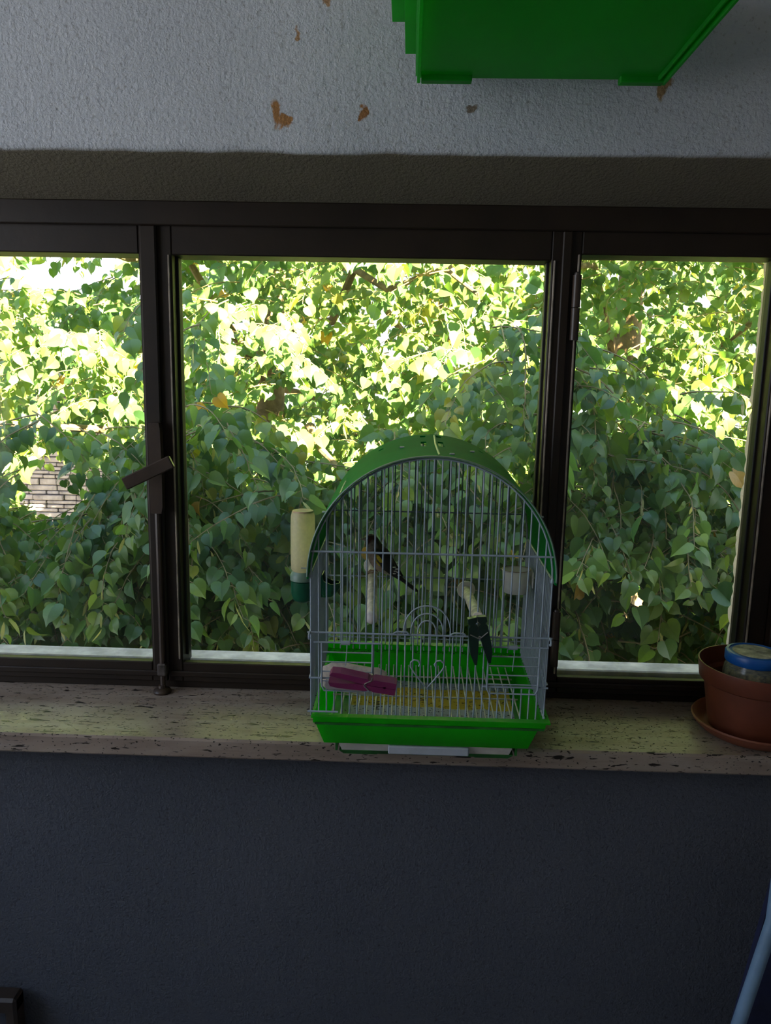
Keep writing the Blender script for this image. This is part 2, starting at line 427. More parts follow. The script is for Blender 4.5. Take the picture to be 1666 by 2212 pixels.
# upper wall with rounded lintel edge and sloped soffit
def upper_wall():
    mb = MB()
    prof = [(0.04, ZC), (0.04, 1.7195), (0.0412, 1.7145), (0.0445, 1.7110), (0.050, 1.7092), (0.165, 1.676), (0.34, 1.676), (0.34, ZC)]
    n = 90; xs = [XL + (XR - XL) * i / n for i in range(n + 1)]
    vs = []; fs = []; m = len(prof)
    rr = random.Random(3)
    for x in xs:
        wob = (rr.random() - 0.5) * 0.0022
        for k, (y, z) in enumerate(prof):
            vs.append((x, y + (wob if 0 < k < 5 else 0), z + (wob if 0 < k < 5 else 0)))
    for i in range(n):
        for k in range(m):
            k2 = (k + 1) % m
            fs.append((i * m + k, i * m + k2, (i + 1) * m + k2, (i + 1) * m + k))
    fs.append(tuple(range(m))); fs.append(tuple(n * m + k for k in range(m)))
    mb.add(vs, fs)
    return mb
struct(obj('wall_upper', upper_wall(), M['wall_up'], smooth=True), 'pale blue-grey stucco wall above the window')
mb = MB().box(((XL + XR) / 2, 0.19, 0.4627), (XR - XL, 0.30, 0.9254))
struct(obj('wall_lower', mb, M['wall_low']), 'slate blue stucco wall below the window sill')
mb = MB().box(((XL + WX0) / 2, 0.19, 1.31), (WX0 - XL, 0.30, 0.77)).box(((XR + WX1) / 2, 0.19, 1.31), (XR - WX1, 0.30, 0.77))
struct(obj('wall_front', mb, M['wall_up']), 'pale stucco piers beside the window')
mb = MB().box((XL - 0.1, -1.4, 0.47), (0.2, 3.1, 0.94)).box((XL - 0.1, -1.4, 2.375), (0.2, 3.1, 0.05)).box((XL - 0.1, 0.05, 1.6), (0.2, 0.2, 1.6)).box((XL - 0.1, -2.225, 1.6), (0.2, 1.45, 1.6))
struct(obj('wall_left', mb, M['wall_up']), 'parapet and posts of the open left side')
mb = MB().box((XR + 0.1, -1.4, 1.2), (0.2, 3.1, 2.4)); struct(obj('wall_right', mb, M['wall_up']), 'pale side wall right of the window')
mb = MB().box((0.15, YB - 0.1, 1.2), (XR - XL + 0.4, 0.2, 2.4)); struct(obj('wall_back', mb, M['wall_up']), 'pale wall behind the viewer')
mb = MB().box((0.15, -1.35, -0.1), (3.7, 3.5, 0.2)); struct(obj('floor', mb, M['floor']), 'grey floor of the loggia')
mb = MB().box((1.15, -1.32, 2.48), (5.7, 3.36, 0.16)); struct(obj('ceiling', mb, M['ceil']), 'ceiling slab and roof edge')

# window sill slab (travertine) with eased edges
mb = MB().box(((XL + XR) / 2, 0.095, 0.93945), (XR - XL - 0.004, 0.19, 0.0281), 0.003)
sill = struct(obj('trim_1', mb, M['travertine']), 'worn travertine window sill with dark pits')
# outside ledge and reveal
mb = MB().box(((WX0 + WX1) / 2, 0.2260, 0.9795), (WX1 - WX0 - 0.08, 0.041, 0.019), 0.002).box(((WX0 + WX1) / 2, 0.290, 0.940), (WX1 - WX0, 0.090, 0.020), 0.004)
struct(obj('trim_2', mb, M['ledge']), 'pale outer ledge beyond the window panes')
def reveal():
    mb = MB(); rr = random.Random(5)
    n = 90; vs = []; fs = []
    for i in range(n + 1):
        z = 0.98 + (1.68 - 0.98) * i / n
        e = 0.279 + (rr.random() - 0.5) * 0.006 + .004 * math.sin(i * .9) * math.sin(i * .37)
        vs += [(0.5405, 0.222, z), (0.5405 + (rr.random() - 0.5) * .003, e, z), (0.58, e + 0.02, z), (0.58, 0.222, z)]
    for i in range(n):
        for k in range(4):
            k2 = (k + 1) % 4; fs.append((i * 4 + k, i * 4 + k2, i * 4 + 4 + k2, i * 4 + 4 + k))
    fs += [(0, 1, 2, 3), tuple(n * 4 + k for k in range(4))]
    return mb.add(vs, fs)
struct(obj('trim_3', reveal(), M['plaster'], smooth=True), 'crumbling cream plaster reveal outside the right pane')

# ---------------------------------------------------------------- window
W = empty('window_1', (0, YF, ZS)); W['kind'] = 'structure'; W['label'] = 'dark brown three-light casement window'
def wpart(name, mb, mat, parent=W, smooth=False):
    for i, p in enumerate(mb.v): mb.v[i] = (p[0], p[1] - YF, p[2] - ZS)
    if parent is not W:
        pass
    o = obj(name, mb, mat, parent, smooth)
    return o
def bx(x0, x1, y0, y1, z0, z1, bev=0.0015, mb=None):
    mb = mb or MB()
    return mb.box(((x0 + x1) / 2, (y0 + y1) / 2, (z0 + z1) / 2), (x1 - x0, y1 - y0, z1 - z0), bev)
ZT, ZB_ = 1.607, 1.0035
wpart('frame_head', bx(WX0, WX1, 0.158, 0.235, 1.645, 1.678), M['brown'])
wpart('frame_bottom', bx(WX0, WX1, 0.172, 0.235, ZS, 0.968), M['brown'])
wpart('frame_jamb', bx(0.548, WX1, 0.150, 0.225, ZS, 1.678), M['brown'])
wpart('frame_jamb', bx(WX0, WX0 + 0.03, 0.160, 0.225, ZS, 1.678), M['brown'])
wpart('frame_mullion', bx(-0.376, -0.352, 0.18, 0.235, 0.968, 1.645), M['brown'])
wpart('frame_mullion', bx(0.208, 0.228, 0.18, 0.235, 0.968, 1.645), M['brown'])
# three casements: (outer x0, x1, glass x0, x1, glass z0, z1)
for ci, (x0, x1, g0, g1, z0, z1) in enumerate(((WX0 + 0.03, -0.3655, WX0 + 0.07, -0.388, 1.0035, 1.607), (-0.3635, 0.2155, -0.3405, 0.1965, 1.0035, 1.606), (0.2175, 0.548, 0.2385, 0.5155, 0.997, 1.6145))):
    mb = MB()
    yf0, yf1 = 0.165, 0.215
    bx(x0, g0, yf0, yf1, 0.966, 1.647, mb=mb); bx(g1, x1, yf0, yf1, 0.966, 1.647, mb=mb)
    bx(g0, g1, yf0, 0.178, 0.966, z0 - 0.006, mb=mb); bx(g0, g1, 0.178, 0.2035, 0.966, z0 - 0.026, mb=mb); bx(g0, g1, yf0, yf1, z1, 1.647, mb=mb)
    cs = wpart('casement', mb, M['brown'])
    # glazing beads: worn arris painted pale as caught light, black putty behind
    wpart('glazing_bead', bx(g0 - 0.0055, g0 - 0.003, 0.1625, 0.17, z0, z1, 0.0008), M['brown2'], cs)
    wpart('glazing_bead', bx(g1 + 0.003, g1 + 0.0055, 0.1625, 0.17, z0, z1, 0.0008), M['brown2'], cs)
    wpart('putty', bx(g0, g1, 0.180, 0.20, z0 - 0.026, z0 - 0.016, 0.001), M['blackbead'], cs)
    wpart('putty', bx(g0 - 0.0005, g0 + 0.0035, 0.185, 0.20, z0, z1, 0.001), M['blackbead'], cs)
    wpart('putty', bx(g1 - 0.0035, g1 + 0.0005, 0.185, 0.20, z0, z1, 0.001), M['blackbead'], cs)
    wpart('bottom_moulding', bx(x0 + 0.004, x1 - 0.004, 0.1615, 0.168, 0.975, 0.984, 0.002), M['brown'], cs)
    wpart('pane', bx(g0 - 0.002, g1 + 0.002, 0.2, 0.203, z0 - 0.025, z1 + 0.003, 0), M['glass'], cs)
# cover strip, handle plate, lever, bolt
strip = wpart('cover_strip', bx(-0.3835, -0.3605, 0.157, 0.166, 0.985, 1.645, 0.002), M['brown'])
wpart('cover_strip', bx(0.2105, 0.2235, 0.159, 0.166, 0.975, 1.645, 0.002), M['brown'])
hp = MB()
hp.prism([(-0.3765, 1.2355), (-0.3605, 1.2355), (-0.3585, 1.245), (-0.3578, 1.30), (-0.3590, 1.36), (-0.3605, 1.3690), (-0.3752, 1.3690), (-0.3765, 1.36)], 0.145, 0.158)
plate = wpart('handle_plate', hp, M['metal_dark'])
lv = MB()
a, b_ = Vector((-0.3335, 0.116, 1.3170)), Vector((-0.4010, 0.112, 1.2835))
ax = (b_ - a).normalized(); nn = Vector((0, -1, 0)); sd_ = ax.cross(nn).normalized()
Mx = Matrix.Identity(4)
for k, vv in enumerate((ax, nn, sd_)):
    for q in range(3): Mx[q][k] = vv[q]
Mx = Matrix.Translation((a + b_) / 2) @ Mx
lv.box((0, 0, 0), ((b_ - a).length, 0.008, 0.0185), 0.0015, Mx)
wpart('handle_lever', lv, M['metal_dark'], plate)
nk = MB().tube([(-0.3665, 0.150, 1.302), (-0.3665, 0.118, 1.302)], 0.007, 12)
wpart('handle_neck', nk, M['metal_dark'], plate)
rod = MB().tube([(-0.3690, 0.154, 1.236), (-0.3690, 0.154, 0.962)], 0.0042, 8)
ro = wpart('bolt_rod', rod, M['metal_dark'])
gd = bx(-0.376, -0.362, 0.148, 0.162, 0.980, 1.000, 0.002)
wpart('bolt_guide', gd, M['metal_worn'], ro)
ft = MB().lathe([(0.0001, 0), (0.0135, 0), (0.0140, 0.003), (0.012, 0.006), (0.006, 0.008), (0.0055, 0.012), (0.0001, 0.012)], (-0.3695, 0.151, ZS), 20)
wpart('bolt_socket', ft, M['metal_dark'], ro, True)
for (hx, z0, z1) in ((0.2325, 1.497, 1.586), (0.2315, 1.012, 1.098)):
    h = MB().tube([(hx, 0.158, z0), (hx, 0.158, (z0 + z1) / 2 - .0006)], 0.0062, 12).tube([(hx, 0.158, (z0 + z1) / 2 + .0006), (hx, 0.158, z1)], 0.0062, 12)
    ho = wpart('hinge', h, M['metal_dark'], W, True)
    wpart('hinge_pin', MB().lathe([(0.0001, 0), (0.0045, 0.0), (0.004, 0.003), (0.0001, 0.005)], (hx, 0.158, z1), 10), M['metal_worn'], ho, True)

# ================================================================== BIRD CAGE
CX0 = 0.033
CAGE_GROUP = None
cage = empty('bird_cage', (CX0, 0.0, ZS), (rad(2.5), 0, 0))
tag(cage, 'bird cage of grey wire with green arched roof and green tray on sill', 'bird cage')
HW, CYF, CYB = 0.1465, -0.047, 0.157     # half width, front, back of the wire body (local)
ZR, ZSPR = 0.069, 0.250                   # rim height, spring line
WR = 0.00105
def arch_z(x): return ZSPR + math.sqrt(max(0.0, (HW + 0.0005) ** 2 - x * x))
def cage_to_world(p): return cage.matrix_basis @ Vector(p)

# --- tray
def frustum_ring(mb, rects):
    """rects: list of (x0,x1,y0,y1,z) loops joined by quads"""
    vs = []; fs = []
    for (x0, x1, y0, y1, z) in rects: vs += [(x0, y0, z), (x1, y0, z), (x1, y1, z), (x0, y1, z)]
    for i in range(len(rects) - 1):
        for k in range(4):
            k2 = (k + 1) % 4; fs.append((i * 4 + k, i * 4 + k2, i * 4 + 4 + k2, i * 4 + 4 + k))
    fs.append((0, 1, 2, 3)); b = (len(rects) - 1) * 4; fs.append((b, b + 1, b + 2, b + 3))
    return mb.add(vs, fs)
TR = []
o_ = lambda d, z, zb=0: (-0.1450 + d * .35, 0.1535 - d, -0.060 + d, 0.166 - d, z)
tray = MB()
frustum_ring(tray, [(-0.131, 0.131, -0.038, 0.147, 0.0225), (-0.1405, 0.1405, -0.0500, 0.156, 0.0560), (-0.1405, 0.1405, -0.0500, 0.156, 0.0585), o_(0.0055, 0.0587), o_(0.0045, 0.0675), o_(0.0, 0.0680), o_(0.0, 0.0700),
                   o_(0.0105, 0.0695), o_(0.0125, 0.064), (-0.1335, 0.1335, -0.0405, 0.1495, 0.044), (-0.1285, 0.1285, -0.034, 0.1445, 0.033)])
trayo = obj('tray', tray, M['green'], cage)
# raised rear part of the rim
rb = MB().box((0, 0.1635, 0.074), (0.300, 0.003, 0.016), 0.001).box((0, 0.1575, 0.0815), (0.300, 0.012, 0.0015), 0.0005)
rb.box((-0.149, 0.150, 0.0695), (0.012, 0.030, 0.002), 0.0005)
obj('rim_back', rb, M['green'], trayo)
# dark line along the front rim
obj('rim_groove', MB().box((0.003, -0.0551, 0.0585), (0.288, 0.0012, 0.0030)), M['green_dull'], trayo)
# --- base with pull-out drawer
base = MB()
frustum_ring(base, [(-0.108, 0.110, -0.026, 0.130, 0.002), (-0.112, 0.114, -0.030, 0.135, 0.0075), (-0.112, 0.114, -0.030, 0.135, 0.0085)])
base.box((-0.1155, 0.053, 0.016), (0.003, 0.168, 0.016)).box((0.1175, 0.053, 0.016), (0.003, 0.168, 0.016)).box((0.001, 0.136, 0.016), (0.230, 0.003, 0.016))
baseo = obj('base', base, M['green_dull'], cage)
for (fx, fy) in ((-0.085, -0.018), (0.087, -0.018)):
    obj('foot', MB().box((fx, fy, 0.0015), (0.045, 0.014, 0.003), 0.001), M['green_dull'], baseo)
for (fx, fy) in ((-0.085, 0.12), (0.087, 0.12)):
    obj('foot', MB().box((fx, fy, -0.0013), (0.045, 0.014, 0.0075), 0.001), M['green_dull'], baseo)
dr = MB()
frustum_ring(dr, [(-0.1085, 0.1085, -0.0310, 0.128, 0.0092), (-0.1115, 0.1115, -0.0340, 0.130, 0.0185), (-0.1115, 0.1115, -0.0340, 0.130, 0.0215), (-0.109, 0.109, -0.031, 0.128, 0.0215), (-0.1065, 0.1065, -0.029, 0.126, 0.012)])
dro = obj('drawer', dr, M['white_pl'], cage, label='soiled white pull-out drawer')
M['handle_grey'] = pmat('grey white handle', (0.42, 0.46, 0.52), 0.4, 0.06, 40)
hd = MB().box((0.004, -0.0365, 0.0150), (0.104, 0.006, 0.0115), 0.0015)
obj('drawer_pull', hd, M['handle_grey'], dro)

# --- wire panels
def rails(name, lines, r=0.0013):
    mb = MB()
    for pts in lines: mb.tube(pts, r, 8)
    return obj(name, mb, M['wire'], cage, True)
fp_ = rails('front_panel', [[(-HW, CYF - .002, 0.281), (HW, CYF - .002, 0.281)], [(-HW - .004, CYF - .002, 0.1775), (HW + .004, CYF - .002, 0.1775)],
                            [(-HW - .002, CYF - .002, 0.117), (-0.068, CYF - .002, 0.117)], [(0.068, CYF - .002, 0.112), (HW + .003, CYF - .002, 0.112)],
                            [(-HW - .004, CYF - .004, 0.0725), (-0.112, CYF - .004, 0.0725)],
                            [(HW * math.cos(t), CYF, ZSPR + HW * math.sin(t)) for t in [math.pi * i / 28 for i in range(29)]]])
bp_ = rails('back_panel', [[(-HW, CYB + .002, 0.287), (HW, CYB + .002, 0.287)], [(-HW, CYB + .002, 0.187), (HW, CYB + .002, 0.187)],
                           [(-HW, CYB + .002, 0.09), (HW, CYB + .002, 0.09)],
                           [(HW * math.cos(t), CYB, ZSPR + HW * math.sin(t)) for t in [math.pi * i / 28 for i in range(29)]]], 0.0011)
def wire(parent, pts, r=WR):
    return obj('wire', MB().tube(pts, r, 6), M['wire'], parent, True)
NWF = 31
doors = [(-0.1325, -0.0695), (0.0735, 0.1365)]
for i in range(NWF):
    x = -HW + 2 * HW * i / (NWF - 1)
    if i in (0, NWF - 1): top = ZSPR + 0.002
    else: top = arch_z(x) - 0.001
    indoor = any(a < x < b for a, b in doors)
    if indoor:
        wire(fp_, [(x, CYF, 0.164), (x, CYF, top)]); wire(fp_, [(x, CYF, 0.0685), (x, CYF, 0.109)])
    else:
        wire(fp_, [(x, CYF, 0.066), (x, CYF, top)])
    wire(bp_, [(x, CYB, 0.072), (x, CYB, top)])
NS = 22
_side_mesh = MB().tube([(0, 0, 0.064), (0, 0, ZSPR)], WR, 6).mesh('wire', True); _side_mesh.materials.append(M['wire'])
for sx in (-1, 1):
    sp = rails('side_panel', [[(sx * (HW + .0012), CYF - .002, z), (sx * (HW + .0012), CYB + .002, z)] for z in (ZSPR, 0.177, 0.117)] + [[(sx * HW, CYF - .004, 0.0725), (sx * HW, CYF + .016, 0.0725)]])
    for i in range(1, NS):
        y = CYF + (CYB - CYF) * i / NS
        o = link('wire', _side_mesh, None, sp); o.location = (sx * HW, y, 0)
    # corner post, curled bar end and hook
    obj('corner_hook', MB().tube([(sx * (HW + .001), CYF - .006 + .006 * math.cos(t), 0.1745 + .004 * math.sin(t)) for t in [2 * math.pi * k / 10 for k in range(9)]], 0.0012, 6), M['wire'], sp)
    obj('corner_knob', MB().lathe([(0.0001, 0), (.0022, .001), (.0026, .0035), (.0015, .007), (.0001, .008)], (sx * HW, CYF, ZSPR - .003), 10), M['wire'], sp, True)
# --- doors with horizontal wires, spring coil and latch
for di, (a, b) in enumerate(doors):
    zt, zb = 0.1655, 0.1015 if di == 0 else 0.104
    y = CYF - 0.004
    mb = MB()
    mb.tube([(a - .010 if di == 0 else a - .004, y, zt), (b + .010, y, zt)], 0.0012, 8)
    mb.tube([(a, y, zt), (a, y, zb + .006), (a + .003, y, zb), (b - .003, y, zb), (b, y, zb + .006), (b, y, zt)], 0.0012, 8)
    d = obj('door', mb, M['wire'], cage, True)
    for k in range(4):
        z = zt - (k + 1) * (zt - zb) / 5.0
        wire(d, [(a, y, z), (b, y, z)], 0.00085)
    xs_ = (a * 0.62 + b * 0.38)
    obj('spring_coil', MB().tube([(xs_, y - .0005, zt), (xs_ + .011, y - .0005, zt)], 0.0028, 10), M['wire'], d, True)
    wire(d, [(xs_ + .008, y - .002, zt), (xs_ + .006, y - .003, zt - .03)], 0.0006)
# --- heart and concentric arches on the front
def to_local(wp):
    return cage.matrix_basis.inverted() @ Vector(wp)
hpx = [(0.0205, 0), (0.0185, .004), (0.0140, .0035), (0.008, .002)]
def heart_half(s):
    ctrl = [(0.0, -0.0195), (0.0085, -0.009), (0.0165, 0.002), (0.0208, 0.009), (0.0205, 0.0145), (0.0165, 0.018), (0.0115, 0.017), (0.009, 0.0125), (0.0105, 0.0095)]
    return [(s * x - 0.0015, CYF - 0.0025, 0.127 + z) for x, z in ctrl]
obj('heart_ornament', MB().tube(heart_half(-1)[::-1] + heart_half(1)[1:], 0.0010, 6), M['wire'], fp_, True)
for rr_ in (0.0290, 0.0200, 0.0115):
    hgt = {0.0290: 0.038, 0.02: 0.028, 0.0115: 0.019}[rr_]
    pts = [(-0.003 + rr_ * math.cos(t), CYF - 0.002, 0.1775 + hgt * math.sin(t) ** 0.8) for t in [math.pi * i / 20 for i in range(21)]]
    obj('arch_ornament', MB().tube(pts, 0.0009, 6), M['wire'], fp_, True)
for x0 in (-0.040, 0.030):
    obj('bar_loop', MB().tube([(x0, CYF - .003, .1775), (x0 - .004, CYF - .003, .1795), (x0, CYF - .003, .1815), (x0 + .012, CYF - .003, .1815), (x0 + .015, CYF - .003, .1785)], 0.0011, 6), M['wire'], fp_, True)
# --- roof: a bent sheet with vent slits
def roof():
    mb = MB(); R0, R1 = HW + 0.0022, HW + 0.0042
    n = 64; y0, y1 = CYF - 0.006, CYB + 0.006
    ys = [y0, y0 + 0.03, 0.005, 0.02, 0.035, 0.08, 0.105, 0.115, 0.13, 0.145, y1]
    vs = []; fs = []
    ths = [-0.02 + (math.pi + 0.04) * i / n for i in range(n + 1)]
    m = len(ys)
    for t in ths:
        for R in (R0, R1):
            for y in ys: vs.append((R * math.cos(t), y, ZSPR + R * math.sin(t)))
    idx = lambda i, k, j: (i * 2 + k) * m + j
    def hole(i, j):
        th = math.degrees(ths[i])
        if j in (4, 8) and i in (30, 33) : return True
        if j == 6 and i in (22, 41): return True
        return False
    for i in range(n):
        for j in range(m - 1):
            if hole(i, j):
                fs += [(idx(i, 0, j), idx(i, 1, j), idx(i, 1, j + 1), idx(i, 0, j + 1)), (idx(i + 1, 0, j), idx(i + 1, 0, j + 1), idx(i + 1, 1, j + 1), idx(i + 1, 1, j)),
                       (idx(i, 0, j), idx(i + 1, 0, j), idx(i + 1, 1, j), idx(i, 1, j)), (idx(i, 0, j + 1), idx(i, 1, j + 1), idx(i + 1, 1, j + 1), idx(i + 1, 0, j + 1))]
                continue
            fs.append((idx(i, 1, j), idx(i + 1, 1, j), idx(i + 1, 1, j + 1), idx(i, 1, j + 1)))
            fs.append((idx(i, 0, j), idx(i, 0, j + 1), idx(i + 1, 0, j + 1), idx(i + 1, 0, j)))
        fs.append((idx(i, 0, 0), idx(i + 1, 0, 0), idx(i + 1, 1, 0), idx(i, 1, 0)))
        fs.append((idx(i, 0, m - 1), idx(i, 1, m - 1), idx(i + 1, 1, m - 1), idx(i + 1, 0, m - 1)))
    for i in (0, n):
        for j in range(m - 1): fs.append((idx(i, 0, j), idx(i, 0, j + 1), idx(i, 1, j + 1), idx(i, 1, j)))
    return mb.add(vs, fs)
roofo = obj('roof', roof(), M['roof_green'], cage, True)
M['slit_light'] = pmat('pale light in roof slit', (0.34, 0.50, 0.22), 0.5, 0.1, 60)  # pale ribs painted as light coming through the roof slits
for ang, ya, yb in ((88, CYF + 0.002, CYB - 0.01), (137, CYF - 0.002, 0.03)):
    t = rad(ang); R = HW + 0.0045
    obj('slit_light', MB().tube([(R * math.cos(t), ya, ZSPR + R * math.sin(t)), (R * math.cos(t + .01), (ya + yb) / 2, ZSPR + R * math.sin(t + .01)), (R * math.cos(t), yb, ZSPR + R * math.sin(t))], 0.0012, 6), M['slit_light'], roofo)
edge = MB().tube([((HW + .0035) * math.cos(t), CYF - .0062, ZSPR + (HW + .0035) * math.sin(t)) for t in [math.pi * i / 48 for i in range(49)]], 0.0012, 6)
obj('roof_edge', edge, M['collar'], roofo, True)
for (ang, y) in ((82, -0.03), (150, -0.03), (30, -0.03), (105, 0.05), (70, 0.05)):
    t = rad(ang); R = HW + .005
    obj('clip', MB().box((R * math.cos(t), y, ZSPR + R * math.sin(t)), (0.006, 0.003, 0.002), 0.0005), M['wire'], roofo)
# --- floor grate
gr = MB()
for y in (-0.02, 0.045, 0.11): gr.tube([(-0.128, y, 0.050), (0.128, y, 0.050)], 0.0012, 6)
gro = obj('floor_grate', gr, M['grate'], cage, True)
_gm = MB().tube([(0, -0.035, 0.052), (0, 0.146, 0.052)], 0.0010, 6).mesh('grate_wire', True); _gm.materials.append(M['grate'])
for i in range(23):
    o = link('grate_wire', _gm, None, gro); o.location = (-0.123 + 0.246 * i / 22, 0, 0)

# --- newspaper sheet in the tray (rests on the tray floor)
news = empty('newspaper', (CX0 + 0.012, 0.05, ZS + 0.0), (rad(2.5), 0, rad(-2)))
def crumple():
    mb = MB(); nx, ny = 20, 14; vs = []; fs = []
    for j in range(ny + 1):
        for i in range(nx + 1):
            x = -0.115 + 0.225 * i / nx; y = -0.075 + 0.15 * j / ny
            vs.append((x, y, 0.0375 + 0.0015 * math.sin(38 * x + 20 * y) * math.sin(55 * y)))
    for j in range(ny):
        for i in range(nx): a = j * (nx + 1) + i; fs.append((a, a + 1, a + nx + 2, a + nx + 1))
    return mb.add(vs, fs)
ns = obj('sheet', crumple(), M['news'], news, True)
def font_text(txt, size, loc, rotz, parent, mat):
    cu = bpy.data.curves.new('print', 'FONT'); cu.body = txt; cu.size = size; cu.extrude = 0.0001; cu.align_x = 'CENTER'
    o = bpy.data.objects.new('print', cu); COL.objects.link(o); cu.materials.append(mat)
    bpy.context.view_layer.update()
    me = bpy.data.meshes.new_from_object(o); bpy.data.objects.remove(o)
    o = link('lettering', me, None, parent); o.location = loc; o.rotation_euler = (0, 0, rotz); return o
font_text('KM', 0.016, (-0.008, 0.02, 0.0395), rad(95), news, M['ink'])
font_text('MW', 0.016, (-0.072, -0.01, 0.0395), rad(95), news, M['ink'])
tag(news, 'yellow and grey newspaper sheet lining the floor of the cage tray', 'newspaper')

# --- perches
def perch(p0, p1, label, r=0.0068):
    p0, p1 = Vector(p0), Vector(p1); d = (p1 - p0).normalized()
    root = empty('perch', tuple((p0 + p1) / 2))
    c = (p0 + p1) / 2
    mb = MB().tube([p0 - c, (p0 * .66 + p1 * .34) - c, (p0 * .33 + p1 * .67) - c, p1 - c], [r * .95, r, r * 1.03, r], 14)
    obj('stick', mb, M['wood'], root, True)
    def cap(pos, s):
        q = Matrix.Translation(pos - c) @ (d * s).to_track_quat('Z', 'Y').to_matrix().to_4x4()
        return MB().lathe([(0.0001, -.003), (r * 1.05, -.003), (r * 1.9, -.0015), (r * 2.0, .002), (r * 1.7, .0050), (0.0001, .0055)], (0, 0, 0), 18, q)
    obj('end_cap', cap(p0, -1), M['perch_cap'], root, True)
    return root, c, d, r
pr1, c1_, d1_, r1_ = perch((-0.046, 0.138, 1.166), (-0.0395, -0.026, 1.1395), '')
obj('end_tip', MB().lathe([(0.0001, -.004), (r1_ * 1.08, -.004), (r1_ * 1.08, .004), (r1_ * .7, .0075), (0.0001, .009)], (0, 0, 0), 16, Matrix.Translation(Vector((-0.0395, -0.026, 1.1395)) - c1_) @ d1_.to_track_quat('Z', 'Y').to_matrix().to_4x4()), M['perch_cap'], pr1, True)
tag(pr1, 'pale wooden perch that the bird sits on', 'perch', 'cage perches')
pr2, c2_, d2_, r2_ = perch((0.0925, 0.138, 1.1335), (0.0915, -0.058, 1.1535), '')
tag(pr2, 'pale wooden perch gripped by the dark green clothespin', 'perch', 'cage perches')

# --- clothespins (profile in XZ, width along Y, handles towards -Z)
def clothespin(name, L, T, Wd, open_deg, mat, M4, label, pointed=False):
    root = empty(name); root.matrix_world = M4
    piv = 0.12 * L
    for s in (-1, 1):
        ang = rad(open_deg) * s
        if pointed:
            prof = [(0.0004, 0.42 * L), (T, 0.40 * L), (T * 1.05, 0.30 * L), (T * .82, 0.26 * L), (T * 1.05, 0.20 * L), (T * 1.1, -0.1 * L), (T * 1.0, -0.35 * L), (T * .55, -0.58 * L), (T * .28, -0.58 * L), (T * 0.10, -0.20 * L), (0.0004, 0.02 * L), (0.0004, 0.22 * L), (T * .35, 0.27 * L), (0.0004, 0.32 * L)]
        else:
            prof = [(0.0003, 0.45 * L), (T * .95, 0.45 * L), (T, 0.42 * L), (T, 0.12 * L), (T * .84, 0.10 * L), (T * .84, 0.04 * L), (T, 0.02 * L), (T * .95, -0.40 * L), (T * .75, -0.52 * L), (T * .15, -0.55 * L), (T * .02, -0.10 * L), (0.0003, 0.03 * L), (0.0003, 0.25 * L), (T * .2, 0.29 * L), (0.0003, 0.33 * L)]
        pts = []
        for x, z in prof:
            x *= s; dz = z - 0.03 * L
            if z < 0.03 * L:
                x, z = x * math.cos(ang) - dz * math.sin(ang), 0.03 * L + dz * math.cos(ang)
            pts.append((x, z))
        if s < 0: pts = pts[::-1]
        obj('arm', MB().prism(pts, -Wd / 2, Wd / 2), mat, root)
    sp = MB()
    for k in (-1, 1):
        y = k * (Wd / 2 + .0006)
        sp.tube([(T * 1.02, y * .4, .075 * L), (T * .9, y, .072 * L), (0.002, y, -.015 * L), (0, y, -.02 * L), (-.002, y, -.015 * L), (-T * .9, y, .072 * L), (-T * 1.02, y * .4, .075 * L)], 0.0007, 6)
    sp.tube([(0.0022 * math.cos(t), -Wd / 2 + Wd * t / 38, -.02 * L + .0022 * math.sin(t)) for t in [k * 38 / 48 for k in range(49)]], 0.0007, 5)
    obj('spring', sp, M['steel'], root, True)
    return root
mg = Matrix.Translation((-0.0435, -0.068, 1.0705)) @ Matrix.Rotation(rad(8), 4, 'Y') @ Matrix.Rotation(rad(14), 4, 'X') @ Matrix.Rotation(rad(90), 4, 'Y')
tag(clothespin('clothespin', 0.083, 0.0088, 0.0130, 4.5, M['magenta'], mg, ''), 'magenta plastic clothespin clipped across the front of the cage', 'clothespin', 'clothespins on the cage')
gm = Matrix.Translation((0.0930, -0.0665, 1.1330)) @ Matrix.Rotation(rad(-9), 4, 'Y') @ Matrix.Rotation(rad(3), 4, 'Z')
tag(clothespin('clothespin', 0.060, 0.0112, 0.009, 6, M['pin_green'], gm, '', True), 'blackish green plastic clothespin hanging upright on the cage front', 'clothespin', 'clothespins on the cage')

# --- chalky block behind the magenta pin
def rock(name, c, size, seed, sub=3):
    bm = bmesh.new(); bmesh.ops.create_icosphere(bm, subdivisions=sub, radius=1.0)
    rr = np.random.RandomState(seed); ph = rr.rand(6) * 6
    for v in bm.verts:
        p = v.co; q = Vector((math.copysign(abs(p.x) ** .5, p.x), math.copysign(abs(p.y) ** .6, p.y), math.copysign(abs(p.z) ** .55, p.z)))
        d = 1 + .10 * math.sin(4 * p.x + ph[0]) * math.sin(5 * p.y + ph[1]) + .06 * math.sin(9 * p.z + ph[2]) * math.sin(8 * p.x + ph[3])
        v.co = Vector((q.x * size[0] * d, q.y * size[1] * d, q.z * size[2] * d))
    me = bpy.data.meshes.new(name); bm.to_mesh(me); bm.free()
    me.polygons.foreach_set('use_smooth', [True] * len(me.polygons)); return me
blk = link('cuttlebone', rock('cuttlebone', None, (0.042, 0.008, 0.0185), 4), M['block'])
blk.location = (-0.060, -0.030, 1.0580); blk.rotation_euler = (rad(-8), rad(5), 0)
tag(blk, 'chalky pale cuttlebone block inside the cage behind the magenta clothespin', 'cuttlebone')
strip_ = MB()
frustum_ring(strip_, [(-0.022, 0.022, -0.004, 0.004, -0.003), (-0.022, 0.022, -0.004, 0.004, 0.003)])
M['clear_pl'] = pmat('cloudy clear plastic', (0.55, 0.5, 0.5), 0.2, 0.08, 40, trans=0.5)
